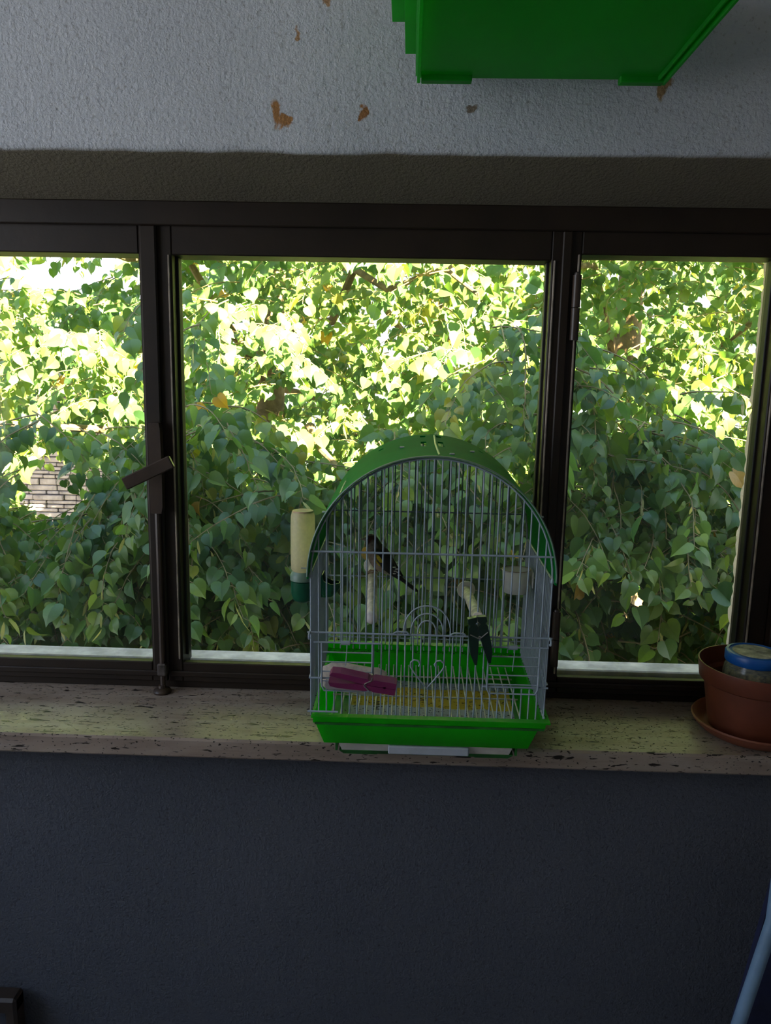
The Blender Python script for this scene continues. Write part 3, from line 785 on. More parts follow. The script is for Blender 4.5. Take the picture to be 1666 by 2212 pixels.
ph_ = empty('plastic_holder', (-0.072, -0.0545, 1.0595), (0, rad(4), 0))
obj('channel', MB().box((0, 0, -.004), (0.046, 0.009, 0.0012), .0003).box((0, -.004, 0), (0.046, 0.0012, 0.008), .0003).box((-.0225, 0, 0), (0.0012, 0.009, 0.008), .0003), M['clear_pl'], ph_)
tag(ph_, 'small cloudy plastic holder strip below the magenta clothespin', 'holder')

# --- seed feeder on the left side of the cage
fd = empty('seed_feeder', (-0.139, 0.060, 1.1325))
obj('bottle', MB().lathe([(0.0140, 0.044), (0.0160, 0.047), (0.0165, 0.06), (0.0166, 0.110), (0.0163, 0.120), (0.0150, 0.1255), (0.0148, 0.1262)], (0, 0, 0), 32), M['cream'], fd, True)
obj('bottle_end', MB().lathe([(0.0150, 0.1255), (0.0140, 0.1280), (0.0105, 0.1290), (0.007, 0.1275), (0.0001, 0.1270)], (0, 0, 0), 32), M['cream_top'], fd, True)
obj('collar', MB().lathe([(0.0160, 0.0310), (0.0172, 0.0315), (0.0172, 0.0385), (0.0160, 0.0405), (0.0140, 0.0440)], (0, 0, 0), 32), M['collar'], fd, True)
cupm = MB().lathe([(0.0001, 0.0), (0.009, 0.0005), (0.0135, 0.004), (0.0158, 0.012), (0.0166, 0.030), (0.0150, 0.0305), (0.0001, 0.030)], (0, 0, 0), 32)
cupo = obj('cup', cupm, M['dgreen'], fd, True)
sp_ = MB()
pr_ = []
nseg = 9
vs = []; fs = []
for i, (x, w_, zb_, zt_) in enumerate([(0.013, .010, .004, .030), (0.024, .0120, .006, .0320), (0.0275, .0125, .0065, .0420), (0.0300, .0130, .0065, .033), (0.040, .0120, .008, .0285), (0.047, .0095, .014, .0290), (0.0515, .0045, .022, .0290)]):
    for k in range(nseg):
        t = math.pi * k / (nseg - 1)
        vs.append((x, -w_ * math.cos(t), zt_ - (zt_ - zb_) * math.sin(t) ** .7))
m_ = 7
for i in range(m_ - 1):
    for k in range(nseg - 1): fs.append((i * nseg + k, i * nseg + k + 1, (i + 1) * nseg + k + 1, (i + 1) * nseg + k))
fs.append(tuple(range(nseg))); fs.append(tuple((m_ - 1) * nseg + k for k in range(nseg)))
for i in (0, 1): fs.append((i * nseg, (i + 1) * nseg, (i + 1) * nseg + nseg - 1, i * nseg + nseg - 1))
spm = MB().add(vs, fs); me_ = spm.mesh('spout')
spo = link('spout', me_, M['dgreen'], fd)
md = spo.modifiers.new('wall', 'SOLIDIFY'); md.thickness = 0.0012
obj('clip_wire', MB().tube([(0.0, -0.0175, 0.052), (0.012, -.0165, 0.052), (0.024, -0.014, 0.0525), (0.026, -.012, .0525)], 0.0007, 6), M['wire'], fd)
tag(fd, 'upright cream seed bottle in dark green cup on the cage side', 'seed feeder')

# --- white cup inside on the other side wall
wc = empty('feeding_cup', (0.1535, 0.060, 1.1545))
obj('bowl', MB().lathe([(0.0001, 0.0), (0.0165, 0.0), (0.0180, 0.002), (0.0193, 0.030), (0.0200, 0.0305), (0.0200, 0.0318), (0.0182, 0.0318), (0.0165, 0.0035), (0.0001, 0.003)], (0, 0, 0), 32), M['white_cup'], wc, True)
obj('stained_rim', MB().lathe([(0.0180, 0.0312), (0.0190, 0.0323), (0.0200, 0.0316), (0.0190, 0.0310)], (0, 0, 0), 32, closed=True), M['rust'], wc, True)
obj('bracket', MB().box((0.0205, 0, 0.020), (0.0012, 0.030, 0.022), .0003).box((0.0300, 0, 0.010), (0.0012, 0.030, 0.022), .0003).box((0.0252, 0, 0.0205), (0.0106, 0.006, 0.0012)), M['white_cup'], wc)
tag(wc, 'round white plastic feeding cup hooked inside the cage wall', 'feeding cup')

# ================================================================== BIRD
def bird():
    root = empty('bird', (-0.040, 0.100, 1.1735))
    O = Vector((-0.040, 0.100, 1.1735))
    # spine from beak base to tail tip: point, half width, half depth
    sp = [((-0.0535, 0.093, 1.2165), .0005, .0005), ((-0.0525, 0.0935, 1.2170), .0050, .0048), ((-0.0500, 0.0945, 1.2168), .0085, .0085), ((-0.0470, 0.0955, 1.2135), .0105, .0105), ((-0.0445, 0.097, 1.2085), .0103, .0105),
          ((-0.0420, 0.098, 1.2030), .0110, .0115), ((-0.0390, 0.0985, 1.1960), .0142, .0150), ((-0.0350, 0.099, 1.1890), .0160, .0168), ((-0.0300, 0.0995, 1.1820), .0152, .0158), ((-0.0240, 0.100, 1.1755), .0120, .0125),
          ((-0.0175, 0.100, 1.1695), .0085, .0085), ((-0.0110, 0.100, 1.1640), .0062, .0048), ((-0.002, 0.0995, 1.1570), .0058, .0026), ((0.0080, 0.099, 1.1495), .0078, .0028), ((0.0175, 0.0985, 1.1425), .0088, .0026), ((0.0205, 0.0985, 1.1405), .0060, .0014)]
    n = 18; vs = []; fs = []
    for i, (p, a, b) in enumerate(sp):
        p = Vector(p)
        q0 = Vector(sp[max(0, i - 1)][0]); q1 = Vector(sp[min(len(sp) - 1, i + 1)][0])
        t = (q1 - q0).normalized()
        side = t.cross(Vector((0.55, 0.25, 0.8)).normalized()).normalized(); up = side.cross(t).normalized()
        for k in range(n):
            an = 2 * math.pi * k / n
            vs.append(p - O + side * math.cos(an) * a + up * math.sin(an) * b)
    for i in range(len(sp) - 1):
        for k in range(n):
            k2 = (k + 1) % n; fs.append((i * n + k, i * n + k2, (i + 1) * n + k2, (i + 1) * n + k))
    fs.append(tuple(range(n))); fs.append(tuple((len(sp) - 1) * n + k for k in range(n)))
    mb = MB().add(vs, fs)
    me = mb.mesh('body', True)
    ca = me.color_attributes.new('plumage', 'FLOAT_COLOR', 'POINT')
    for i, v in enumerate(me.vertices):
        w_ = v.co + O; k = i // n
        an = 2 * math.pi * (i % n) / n
        upn = math.sin(an); c = (0.075, 0.048, 0.030)
        if k <= 2: c = (0.10, 0.035, 0.022)
        elif k <= 4: c = (0.030, 0.022, 0.017) if upn > 0.25 else (0.30, 0.26, 0.22)
        elif k <= 9: c = (0.060, 0.038, 0.025) if upn > -0.35 else (0.36, 0.28, 0.22)
        elif k <= 11: c = (0.06, 0.045, 0.035) if upn > -.2 else (0.42, 0.38, 0.34)
        else: c = (0.014, 0.012, 0.011)
        ca.data[i].color = (*c, 1)
    m, nt, b, out = base_mat('plumage')
    a_ = nt.nodes.new('ShaderNodeVertexColor'); a_.layer_name = 'plumage'
    v = objcoord(nt)
    c = mixcol(nt, 0.6, a_.outputs[0], ramp(nt, noise(nt, 260, 4, .6, v), [(0.3, (0.5, 0.5, 0.5)), (0.7, (1.4, 1.4, 1.4))]), 'MULTIPLY')
    nt.links.new(c, b.inputs['Base Color']); b.inputs['Roughness'].default_value = 0.75
    bump(nt, b, noise(nt, 420, 4, .6, v), 0.5, 0.001)
    body = link('body', me, m, root)
    sm = body.modifiers.new('smooth', 'SUBSURF'); sm.levels = 1; sm.render_levels = 2
    # wings folded along the back
    def wing(off, flip):
        prof = [(-0.0405, 1.2020, .002), (-0.0360, 1.1975, .0075), (-0.0300, 1.1890, .0098), (-0.0225, 1.1795, .0085), (-0.0140, 1.1700, .0058), (-0.0055, 1.1620, .0030), (-0.0010, 1.1585, .0006)]
        vs = []; fs = []; nn_ = 10
        for (x, z, hw) in prof:
            for k in range(nn_):
                an = 2 * math.pi * k / nn_
                vs.append(Vector((x + hw * math.cos(an) * .78, 0.0995 + off + .0030 * math.sin(an) * (hw / .0098 + .2), z + hw * math.cos(an) * .62)) - O)
        for i in range(len(prof) - 1):
            for k in range(nn_):
                k2 = (k + 1) % nn_; fs.append((i * nn_ + k, i * nn_ + k2, (i + 1) * nn_ + k2, (i + 1) * nn_ + k))
        fs.append(tuple(range(nn_))); fs.append(tuple((len(prof) - 1) * nn_ + k for k in range(nn_)))
        wo = obj('wing', MB().add(vs, fs), M['wingblack'], root, True)
        y = 0.0995 + off + (-.0034 if off < 0 else .0034)
        def patch(nm, pts, mat):
            vs = [Vector((x, y + dy, z)) - O for (x, z) in pts for dy in (-.0006, .0006)]
            k = len(pts)
            fs = [tuple(range(0, 2 * k, 2)), tuple(range(2 * k - 1, 0, -2))] + [(2 * i, 2 * i + 1, (2 * i + 3) % (2 * k), (2 * i + 2) % (2 * k)) for i in range(k)]
            return obj(nm, MB().add(vs, fs), mat, wo)
        patch('wing_bar', [(-0.0400, 1.1965), (-0.0355, 1.1950), (-0.0310, 1.1890), (-0.0305, 1.1850), (-0.0340, 1.1850), (-0.0385, 1.1910)], M['yellow'])
        patch('wing_bar', [(-0.0400, 1.1885), (-0.0330, 1.1805), (-0.0345, 1.1795), (-0.0405, 1.1865)], M['yellow'])
        for (x, z) in ((-0.0140, 1.1785), (-0.0105, 1.1760), (-0.0125, 1.1730), (-0.0085, 1.1715), (-0.0135, 1.1695), (-0.0070, 1.1672)):
            patch('feather_tip', [(x - .0022, z + .0006), (x + .0018, z + .0010), (x + .0024, z - .0004), (x - .0014, z - .0007)], M['white_f'])
    wing(-0.0125, 1); wing(0.0125, -1)
    obj('tail_spot', MB().box(Vector((0.0085, 0.0965, 1.1500)) - O, (.0028, .0012, .0022), .0004), M['white_f'], root)
    # beak, eyes
    q = Matrix.Translation(Vector((-0.0535, 0.0930, 1.2165)) - O) @ Vector((-0.86, -0.25, -0.05)).to_track_quat('Z', 'Y').to_matrix().to_4x4()
    obj('beak', MB().lathe([(0.0034, -.001), (0.0030, .002), (.0016, .006), (.0003, .0095)], (0, 0, 0), 10, q), M['beak'], root, True)
    for e in ((-0.0515, 0.0862, 1.2185), (-0.0535, 0.1015, 1.2185)):
        obj('eye', MB().lathe([(.0001, -.0012), (.0010, -.0008), (.0013, 0), (.0010, .0008), (.0001, .0012)], Vector(e) - O, 10), M['eye'], root, True)
    # legs with toes gripping the perch
    for (dx, dy) in ((-0.0025, -0.006), (0.001, 0.007)):
        leg = MB(); ft_ = Vector((-0.0440 + dx * .3, 0.100 + dy, 1.1672))
        kn = Vector((-0.0345 + dx, 0.1 + dy, 1.1770))
        leg.tube([Vector((-0.0310 + dx, 0.1 + dy * .8, 1.1850)) - O, kn - O, ft_ - O], [.0016, .0010, .0009], 6)
        for tx in (-.5, 0, .5):
            leg.tube([ft_ - O, ft_ + Vector((-.0045, tx * .005, .0005)) - O, ft_ + Vector((-.0080, tx * .010, -.0030)) - O, ft_ + Vector((-.0085, tx * .011, -.0055)) - O], [.0010, .0009, .0007, .0003], 5)
        leg.tube([ft_ - O, ft_ + Vector((.0045, 0, .0003)) - O, ft_ + Vector((.0075, 0, -.0035)) - O], [.0010, .0008, .0003], 5)
        obj('leg', leg, M['skin'], root, True)
    tag(root, 'small dark goldfinch with yellow wing bar perched inside the cage', 'bird')
bird()

# ================================================================== POT, SAUCER, JAR
PX, PY = 0.5025, 0.084
sc_ = obj('saucer', MB().lathe([(0.0001, 0), (0.064, 0), (0.072, 0.004), (0.0800, 0.012), (0.0830, 0.0175), (0.0815, 0.0195), (0.0785, 0.0180), (0.070, 0.0075), (0.062, 0.0045), (0.0001, 0.0045)], (0, 0, 0), 56), M['terra2'], None, True)
sc_.location = (PX, PY - 0.004, ZS)
tag(sc_, 'round terracotta-coloured saucer under the flower pot', 'saucer')
pot = obj('flower_pot', MB().lathe([(0.0001, 0), (0.056, 0), (0.0585, 0.002), (0.0690, 0.066), (0.0735, 0.068), (0.0755, 0.070), (0.0785, 0.0930), (0.0783, 0.0945), (0.0765, 0.0945), (0.0725, 0.070), (0.0665, 0.066), (0.0560, 0.004), (0.0001, 0.004)], (0, 0, 0), 64), M['terra'], None, True)
pot.location = (PX, PY, ZS + 0.0047)
tag(pot, 'reddish brown plastic flower pot holding a jar on the sill', 'flower pot')
JX, JY = 0.500, 0.092
jar = empty('jar', (JX, JY, ZS + 0.0100))
obj('glass_body', MB().lathe([(0.0001, 0), (0.034, 0), (0.0385, 0.004), (0.0395, 0.012), (0.0395, 0.072), (0.0375, 0.082), (0.0335, 0.089), (0.0325, 0.096), (0.0305, 0.096), (0.0315, 0.088), (0.0355, 0.081), (0.0375, 0.072), (0.0375, 0.012), (0.033, 0.003), (0.0001, 0.003)], (0, 0, 0), 40), M['jar'], jar, True)
M['seeds'] = pmat('ochre seeds', (0.55, 0.42, 0.18), 0.8, 0.4, 160)
obj('contents', MB().lathe([(0.0001, 0.0045), (0.0325, 0.0045), (0.0365, 0.013), (0.0365, 0.073), (0.0340, 0.080), (0.0001, 0.082)], (0, 0, 0), 32), M['seeds'], jar, True)
ld = obj('lid', MB().lathe([(0.0335, 0.0890), (0.0375, 0.0890), (0.0385, 0.0905), (0.0385, 0.1020), (0.0370, 0.1040), (0.0335, 0.1045), (0.0325, 0.1032), (0.0001, 0.1032)], (0, 0, 0), 48), M['lid'], jar, True)
obj('lid_label', MB().lathe([(0.0001, 0.1034), (0.0290, 0.1034), (0.0285, 0.1039), (0.0001, 0.1039)], (0, 0, 0), 40), M['paper_lab'], ld, True)
tag(jar, 'glass jar with a blue screw lid standing in the flower pot', 'jar')

# ================================================================== HANGING GREEN TRAY (upper cage)
ut = empty('hanging_tray', (0.145, 0.036, 1.776))
Z0 = 1.776; ox, oy = 0.145, 0.036
def RR(x0, x1, y0, y1, z): return (x0 - ox, x1 - ox, y0 - oy, y1 - oy, z - Z0)
b = MB()
frustum_ring(b, [RR(0.004, 0.2835, -0.230, -0.002, 1.782), RR(0.000, 0.287, -0.234, 0.000, 1.785), RR(-0.0005, 0.2875, -0.234, 0.000, 1.8085), RR(-0.0125, 0.2995, -0.246, 0.003, 1.8090), RR(-0.0140, 0.301, -0.2475, 0.004, 1.8460),
                 RR(-0.0285, 0.3155, -0.259, 0.012, 1.8465), RR(-0.0305, 0.3175, -0.261, 0.014, 1.882), RR(-0.034, 0.321, -0.264, 0.018, 1.883), RR(-0.034, 0.321, -0.264, 0.018, 1.887),
                 RR(-0.028, 0.315, -0.258, 0.011, 1.885), RR(-0.010, 0.297, -0.243, 0.001, 1.849), RR(0.002, 0.285, -0.232, -0.003, 1.796)])
obj('tray_body', b, M['uptray'], ut)
b = MB()
for x in (0.0355, 0.2575):
    obj('foot', MB().box((x - ox, -0.006 - oy, 1.7795 - Z0), (0.050 if x > .1 else 0.058, 0.012, 0.0075), .001), M['uptray'], ut)
    obj('foot', MB().box((x - ox, -0.226 - oy, 1.7795 - Z0), (0.050 if x > .1 else 0.058, 0.012, 0.0075), .001), M['uptray'], ut)
# low skirt ribs along the side edges of the underside
obj('skirt', MB().box((0.0035 - ox, -0.117 - oy, 1.7795 - Z0), (0.004, 0.226, 0.0085), .0008), M['uptray'], ut)
obj('skirt', MB().box((0.2835 - ox, -0.117 - oy, 1.7795 - Z0), (0.004, 0.226, 0.0085), .0008), M['uptray'], ut)
obj('skirt_rib', MB().box((0.276 - ox, -0.117 - oy, 1.7805 - Z0), (0.0025, 0.226, 0.006), .0005), M['uptray'], ut)
obj('hook', MB().tube([(-0.05, 0.004, 0.16), (-0.05, -0.02, 0.165), (-0.05, -0.024, 0.15), (-0.05, -0.016, 0.108)], 0.002, 8), M['steel'], ut)
obj('hook', MB().tube([(0.06, 0.004, 0.16), (0.06, -0.02, 0.165), (0.06, -0.024, 0.15), (0.06, -0.016, 0.108)], 0.002, 8), M['steel'], ut)
tag(ut, 'translucent green plastic tray hanging high on the pale wall', 'tray')

# ================================================================== LOWER CORNERS
# folded chair: light blue tube frame with navy cloth
fc = empty('folding_chair', (0.62, -0.16, 0.0))
pA, pB = Vector((0.4385, -0.1, 0.6394)), Vector((0.4665, -0.1, 0.7868))
dv = (pB - pA).normalized()
bot = pA - dv * (pA.z / dv.z) + Vector((0, 0, 0.0)); top = pB + dv * 0.12
O = Vector((0.62, -0.16, 0.0))
bot = Vector((bot.x, -0.13, 0.009)); top.y = -0.06
mb = MB().tube([bot - O, pA - O, pB - O, top - O, top + Vector((0.03, 0.004, 0.02)) - O, top + Vector((0.33, 0.004, 0.02)) - O, top + Vector((0.36, 0, 0)) - O, Vector((bot.x + 0.40, bot.y, bot.z)) - O], 0.0085, 10)
fr_ = obj('tube_frame', mb, M['chair_blue'], fc, True)
vs = []
for t, e in ((0.12, 0.0), (0.92, 0.0)):
    a_ = bot.lerp(top, t); vs += [a_ + Vector((0.012, 0.006, 0)) - O, a_ + Vector((0.37, 0.006, 0)) - O, a_ + Vector((0.37, 0.016, 0)) - O, a_ + Vector((0.012, 0.016, 0)) - O]
obj('cloth', MB().add(vs, [(0, 1, 2, 3), (4, 5, 6, 7), (0, 1, 5, 4), (1, 2, 6, 5), (2, 3, 7, 6), (3, 0, 4, 7)]), M['navy'], fc)
obj('tube_leg', MB().tube([Vector((0.50, -0.02, 0.009)) - O, Vector((0.56, -0.085, 0.72)) - O], 0.0085, 10), M['chair_blue'], fc, True)
tag(fc, 'folded chair with light blue tube frame and navy cloth', 'chair')

# wooden framed panel leaning on the lower wall
fpn = empty('framed_panel', (-0.80, 0.02, 0.0))
O = Vector((-0.80, 0.02, 0.0))
x0, x1, zt_ = -1.10, -0.5545, 0.5315
for (a_, b2, c_, d_) in ((x0, x1, zt_ - 0.026, zt_), (x0, x1, 0.0, 0.03)):
    obj('rail', MB().box(Vector(((a_ + b2) / 2, 0.020, (c_ + d_) / 2)) - O, (b2 - a_, 0.028, d_ - c_), 0.004), M['darkwood'], fpn)
for a_ in (x0 + 0.009, x1 - 0.009):
    obj('stile', MB().box(Vector((a_, 0.020, zt_ / 2)) - O, (0.018, 0.0275, zt_ - .001), 0.004), M['darkwood'], fpn)
obj('panel', MB().box(Vector(((x0 + x1) / 2, 0.030, zt_ / 2)) - O, (x1 - x0 - 0.02, 0.006, zt_ - 0.03)), M['slate_panel'], fpn)
tag(fpn, 'dark wooden framed panel standing against the slate wall', 'panel')

# ================================================================== seed husks (uncountable crumbs)
def husks(name, n, sampler, size, mat, label, rootloc=(0, 0, 0)):
    rr = random.Random(21); mb = MB()
    for i in range(n):
        x, y, z = sampler(rr); s = size * rr.uniform(.5, 1.5); a = rr.uniform(0, 6.28)
        M4 = Matrix.Translation((x, y, z)) @ Matrix.Rotation(a, 4, 'Z')
        mb.add([(-s, 0, 0), (0, -s * .4, 0), (s, 0, 0), (0, s * .4, 0), (0, 0, s * .45)], [(0, 1, 4), (1, 2, 4), (2, 3, 4), (3, 0, 4)], M4)
    me = mb.mesh(name, fix=False)
    o = link(name, me, mat); tag(o, label, 'seed husks', None, 'stuff'); return o
def samp_sill(rr):
    while True:
        x = rr.uniform(0.19, 0.43); y = rr.uniform(0.005, 0.15)
        if rr.random() < math.exp(-((x - 0.26) / 0.085) ** 2): return x, y, ZS + .0002
husks('seed_husks', 190, samp_sill, 0.0014, M['husk'], 'dark seed husks scattered on the sill between cage and pot')
def samp_tray(rr):
    if rr.random() < .45:
        x, y = rr.uniform(-0.14, 0.14), 0.149 + rr.uniform(0, .004); z = 0.0705
        if rr.random() < .5: y = 0.140; z = 0.0355
    elif rr.random() < .5: x, y, z = rr.choice((-1, 1)) * 0.148 + rr.uniform(-.003, .003), rr.uniform(-.05, .15), 0.0706
    else: x, y, z = rr.uniform(-.115, .115), rr.uniform(-.02, .135), 0.0405
    p = cage_to_world((x, y, z)); return p.x, p.y, p.z
bpy.context.view_layer.update()
husks('seed_litter', 620, samp_tray, 0.0016, M['husk'], 'dark seed litter on the tray rim and cage floor')

# ================================================================== OUTSIDE
mb = MB().box((0, 12, -2.7), (60, 24, 0.2)); g_ = obj('ground', mb, M['ground']); struct(g_, 'yard ground far below the window')

# neighbouring house with a wall of stacked stone slabs
hs = empty('stone_house', (-4.9, 8.4, -2.6))
O = Vector((-4.9, 8.4, -2.6))
obj('wall_core', MB().box(Vector((-4.9, 9.46, -0.6)) - O, (5.0, 2.0, 4.0)), M['mortar'], hs)
obj('roof', MB().prism([(-2.7, 4.0), (2.7, 4.0), (0, 4.9)], -1.8, 2.4), M['stone'], hs)  # deep front eave added to keep the stone wall shaded
rr = random.Random(9); z = -1.2
smesh = {}
while z < 1.25:
    h = rr.choice((0.05, 0.07, 0.085)); x = -5.7
    while x < -3.2:
        wd = rr.choice((0.16, 0.22, 0.3, 0.38))
        key = (wd, h)
        if key not in smesh:
            smesh[key] = MB().box((0, 0, 0), (wd - .012, 0.10, h - .010), 0.008).mesh('stone'); smesh[key].materials.append(M['stone'])
        o = link('stone', smesh[key], None, hs); o.location = Vector((x + wd / 2, 8.435 + rr.uniform(-.02, .02), z + h / 2)) - O
        x += wd
    z += h
tag(hs, 'neighbouring house of grey stacked stone seen between the leaves', 'house')

# yard post seen through a gap
yp = obj('yard_post', MB().box((0, 0, 1.3), (0.16, 0.16, 2.6), 0.01).box((0, 0, 2.62), (0.2, 0.2, 0.04), 0.01), M['bark']); yp.location = (2.62, 7.4, -2.6)
tag(yp, 'brown wooden post standing in the yard below', 'post')

# ---------------------------------------------------------------- linden trees
def leaf_template(fold, curl, twist):
    P = [(0, 0), (0, .33), (0, .66), (0, 1.08)]
    half = [(.15, -.11), (.37, -.08), (.52, .14), (.51, .42), (.36, .68), (.12, .88)]
    pts = P + half + P + [(-x, y) for x, y in half]
    v = []
    for x, y in pts:
        z = fold * abs(x) - curl * (y - .2) ** 2 + twist * x * y
        v.append((x, y, z))
    f = []
    for b in (4, 14):
        a, bb, c, d, e, g = b, b + 1, b + 2, b + 3, b + 4, b + 5; o = b - 4
        tri = [(o, a, bb), (o, bb, c), (o, c, o + 1), (o + 1, c, d), (o + 1, d, o + 2), (o + 2, d, e), (o + 2, e, g), (o + 2, g, o + 3)]
        if b == 14: tri = [(p, r, q) for p, q, r in tri]
        f += tri
    return np.array(v), np.array(f)
LEAVES = [leaf_template(.35, .30, .15), leaf_template(.18, .55, -.25), leaf_template(.55, .15, .3), leaf_template(.10, .35, -.5), leaf_template(-.25, .6, .2), leaf_template(.45, .5, -.35)]
def bract_template():
    v = [(0, 0, 0), (.08, .25, .02), (.10, .6, -.03), (.03, 1, -.12), (-.03, 1, -.12), (-.10, .6, -.03), (-.08, .25, .02)]
    return np.array(v, float), np.array([(0, 1, 6), (1, 2, 5), (1, 5, 6), (2, 3, 4), (2, 4, 5)])
BRACT = bract_template()

def vnoise(x, z, s, seed):
    return (math.sin(x * s * 1.3 + seed) * math.cos(z * s * 1.7 + seed * 2.1) + math.sin(x * s * 2.9 + z * s * 2.3 + seed * 3.7) * .6) / 1.6
def sstep(a, b, x):
    t = min(1, max(0, (x - a) / (b - a))); return t * t * (3 - 2 * t)

def px_of(P):
    d = P - np.array(CAM_LOC)
    zc = d @ np.array(FWD)
    return 833 + FPX * (d @ np.array(RIGHT)) / zc, 1106 - FPX * (d @ np.array(UP)) / zc, zc

class Foliage:
    """sprays of drooping leaves; positions in world space"""
    def __init__(s): s.items = []; s.tw = MB()
    def spray(s, start, direc, length, lsize, rs):
        p = np.array(start, float); d = np.array(direc, float); d /= np.linalg.norm(d)
        n = max(4, int(length / (lsize * .55))); tm = rs.normal(.36, .17)
        step = length / n; pts = [p.copy()]; sgn = 1
        for i in range(n):
            d = d + np.array([rs.randn() * .09, rs.randn() * .09, -.07 + rs.randn() * .06]); d /= np.linalg.norm(d)
            p = p + d * step; pts.append(p.copy())
            lat = np.cross(d, (0, 0, 1)); lat /= (np.linalg.norm(lat) + 1e-6)
            sgn = -sgn
            tip = lat * sgn * .75 + d * .45 + np.array([0, -.15, -.75]) + rs.randn(3) * .28
            tip /= np.linalg.norm(tip)
            nr = np.array([0, -.6, .6]) + rs.randn(3) * .55
            base = p + lat * sgn * lsize * .35 + np.array([0, 0, -.2 * lsize])
            sz = lsize * rs.uniform(.65, 1.25)
            r = rs.rand(); tint = min(.80, max(0, rs.normal(tm, .11)))
            if r < .006: tint = .86
            s.items.append((base, tip, nr, sz, tint, rs.randint(len(LEAVES)), False))
            s.tw.tube([p, base], .0009, 3, cap=False)
            if rs.rand() < .22:
                bt = np.array([rs.randn() * .35, rs.randn() * .35 - .1, -1.0]); bt /= np.linalg.norm(bt)
                s.items.append((p + np.array([0, -.01, -.01]), bt, np.array([rs.randn(), -.8, rs.randn()]), lsize * rs.uniform(.8, 1.15), rs.uniform(.93, 1.0), 0, True))
        s.tw.tube(pts, [.0028 * (1 - .7 * i / n) for i in range(n + 1)], 4, cap=False)

def frames(items):
    tip = np.array([i[1] for i in items]); nr = np.array([i[2] for i in items])
    nr = nr - tip * (nr * tip).sum(1)[:, None]; nr /= np.linalg.norm(nr, axis=1)[:, None]
    lat = np.cross(tip, nr)
    return lat, tip, nr

def build_tree(name, fol, trunk_pts, trunk_r, limbs, label, n_single, leaf_scale_far=1.0):
    root = empty(name, trunk_pts[0]); O = np.array(trunk_pts[0])
    tag(root, label, 'tree', 'linden trees outside')
    tb = MB().tube([Vector(p) - Vector(O) for p in trunk_pts], trunk_r, 12); obj('trunk', tb, M['bark'], root, True)
    for (pts, r0) in limbs:
        obj('branch', MB().tube([Vector(p) - Vector(O) for p in pts], [r0 * (1 - .75 * i / (len(pts) - 1)) for i in range(len(pts))], 8), M['bark'], root, True)
    items = fol.items
    lat, tip, nr = frames(items)
    base = np.array([i[0] for i in items]); size = np.array([i[3] for i in items])
    cen = base + tip * (size * .5)[:, None]
    px, py, zc = px_of(cen)
    vis = (zc > .5) & (py > 545) & (py < 1440) & (px > 0) & (px < 1640) & ~((px > 298) & (px < 380)) & ~((px > 1190) & (px < 1250))
    # nearest uncovered leaves become single objects
    order = np.argsort(zc); cover = {}; single = []
    for i in order:
        if not vis[i]: continue
        w_ = max(1, int(size[i] * FPX / zc[i] / 26 / 2)); k0 = (int(px[i] // 26), int(py[i] // 26))
        if cover.get(k0, 0) >= 2: continue
        for a in range(-w_, w_ + 1):
            for b in range(-w_, w_ + 1):
                if a * a + b * b <= w_ * w_: cover[(k0[0] + a, k0[1] + b)] = cover.get((k0[0] + a, k0[1] + b), 0) + 1
        if not items[i][6]: single.append((size[i] / zc[i], i))
    single = [i for _, i in sorted(single, reverse=True)[:n_single]]
    sset = set(single)
    cache = {}
    def single_mesh(k, ti):
        key = (k, ti)
        if key not in cache:
            v, f = LEAVES[k]; me = bpy.data.meshes.new('leaf'); me.from_pydata(v.tolist(), [], f.tolist())
            a = me.attributes.new('tint', 'FLOAT', 'POINT'); a.data.foreach_set('value', [ti / 10.0 * .86] * len(v))
            me.polygons.foreach_set('use_smooth', [True] * len(me.polygons)); me.materials.append(M['leaf']); cache[key] = me
        return cache[key]
    for i in single:
        it = items[i]
        o = bpy.data.objects.new('leaf', single_mesh(it[5], int(round(it[4] / .86 * 10)))); COL.objects.link(o)
        o.parent = root
        m4 = Matrix.Identity(4)
        for k, vv in enumerate((lat[i], tip[i], nr[i])):
            for q in range(3): m4[q][k] = vv[q] * size[i]
        for q in range(3): m4[q][3] = base[i][q] - O[q]
        o.matrix_local = m4
    # the rest as one mesh
    V = []; F = []; T = []; off = 0
    rest = [i for i in range(len(items)) if i not in sset]
    groups = {}
    for i in rest: groups.setdefault((items[i][5], items[i][6]), []).append(i)
    for (k, br), ids in groups.items():
        v, f = BRACT if br else LEAVES[k]
        ids = np.array(ids)
        A = np.stack([lat[ids], tip[ids], nr[ids]], 2) * size[ids][:, None, None]
        pos = np.einsum('nij,vj->nvi', A, v) + (base[ids] - O)[:, None, :]
        V.append(pos.reshape(-1, 3)); nv = len(v)
        F.append((f[None] + (np.arange(len(ids)) * nv)[:, None, None] + off).reshape(-1, 3))
        T.append(np.repeat(np.array([items[i][4] for i in ids]), nv)); off += nv * len(ids)
    V = np.concatenate(V); F = np.concatenate(F); T = np.concatenate(T)
    me = bpy.data.meshes.new('foliage')
    me.vertices.add(len(V)); me.vertices.foreach_set('co', V.ravel())
    me.loops.add(F.size); me.loops.foreach_set('vertex_index', F.ravel())
    me.polygons.add(len(F)); me.polygons.foreach_set('loop_start', np.arange(0, F.size, 3)); me.polygons.foreach_set('use_smooth', np.ones(len(F), bool))
    me.update(calc_edges=True)
    a = me.attributes.new('tint', 'FLOAT', 'POINT'); a.data.foreach_set('value', T.astype(np.float32))
    fo = link('foliage', me, M['leaf'], root); fo['kind'] = 'stuff'
    for i, p in enumerate(fol.tw.v): fol.tw.v[i] = (p[0] - O[0], p[1] - O[1], p[2] - O[2])
    tw = link('twigs', fol.tw.mesh('twigs', fix=False), M['twig'], root); tw['kind'] = 'stuff'
    return len(items)

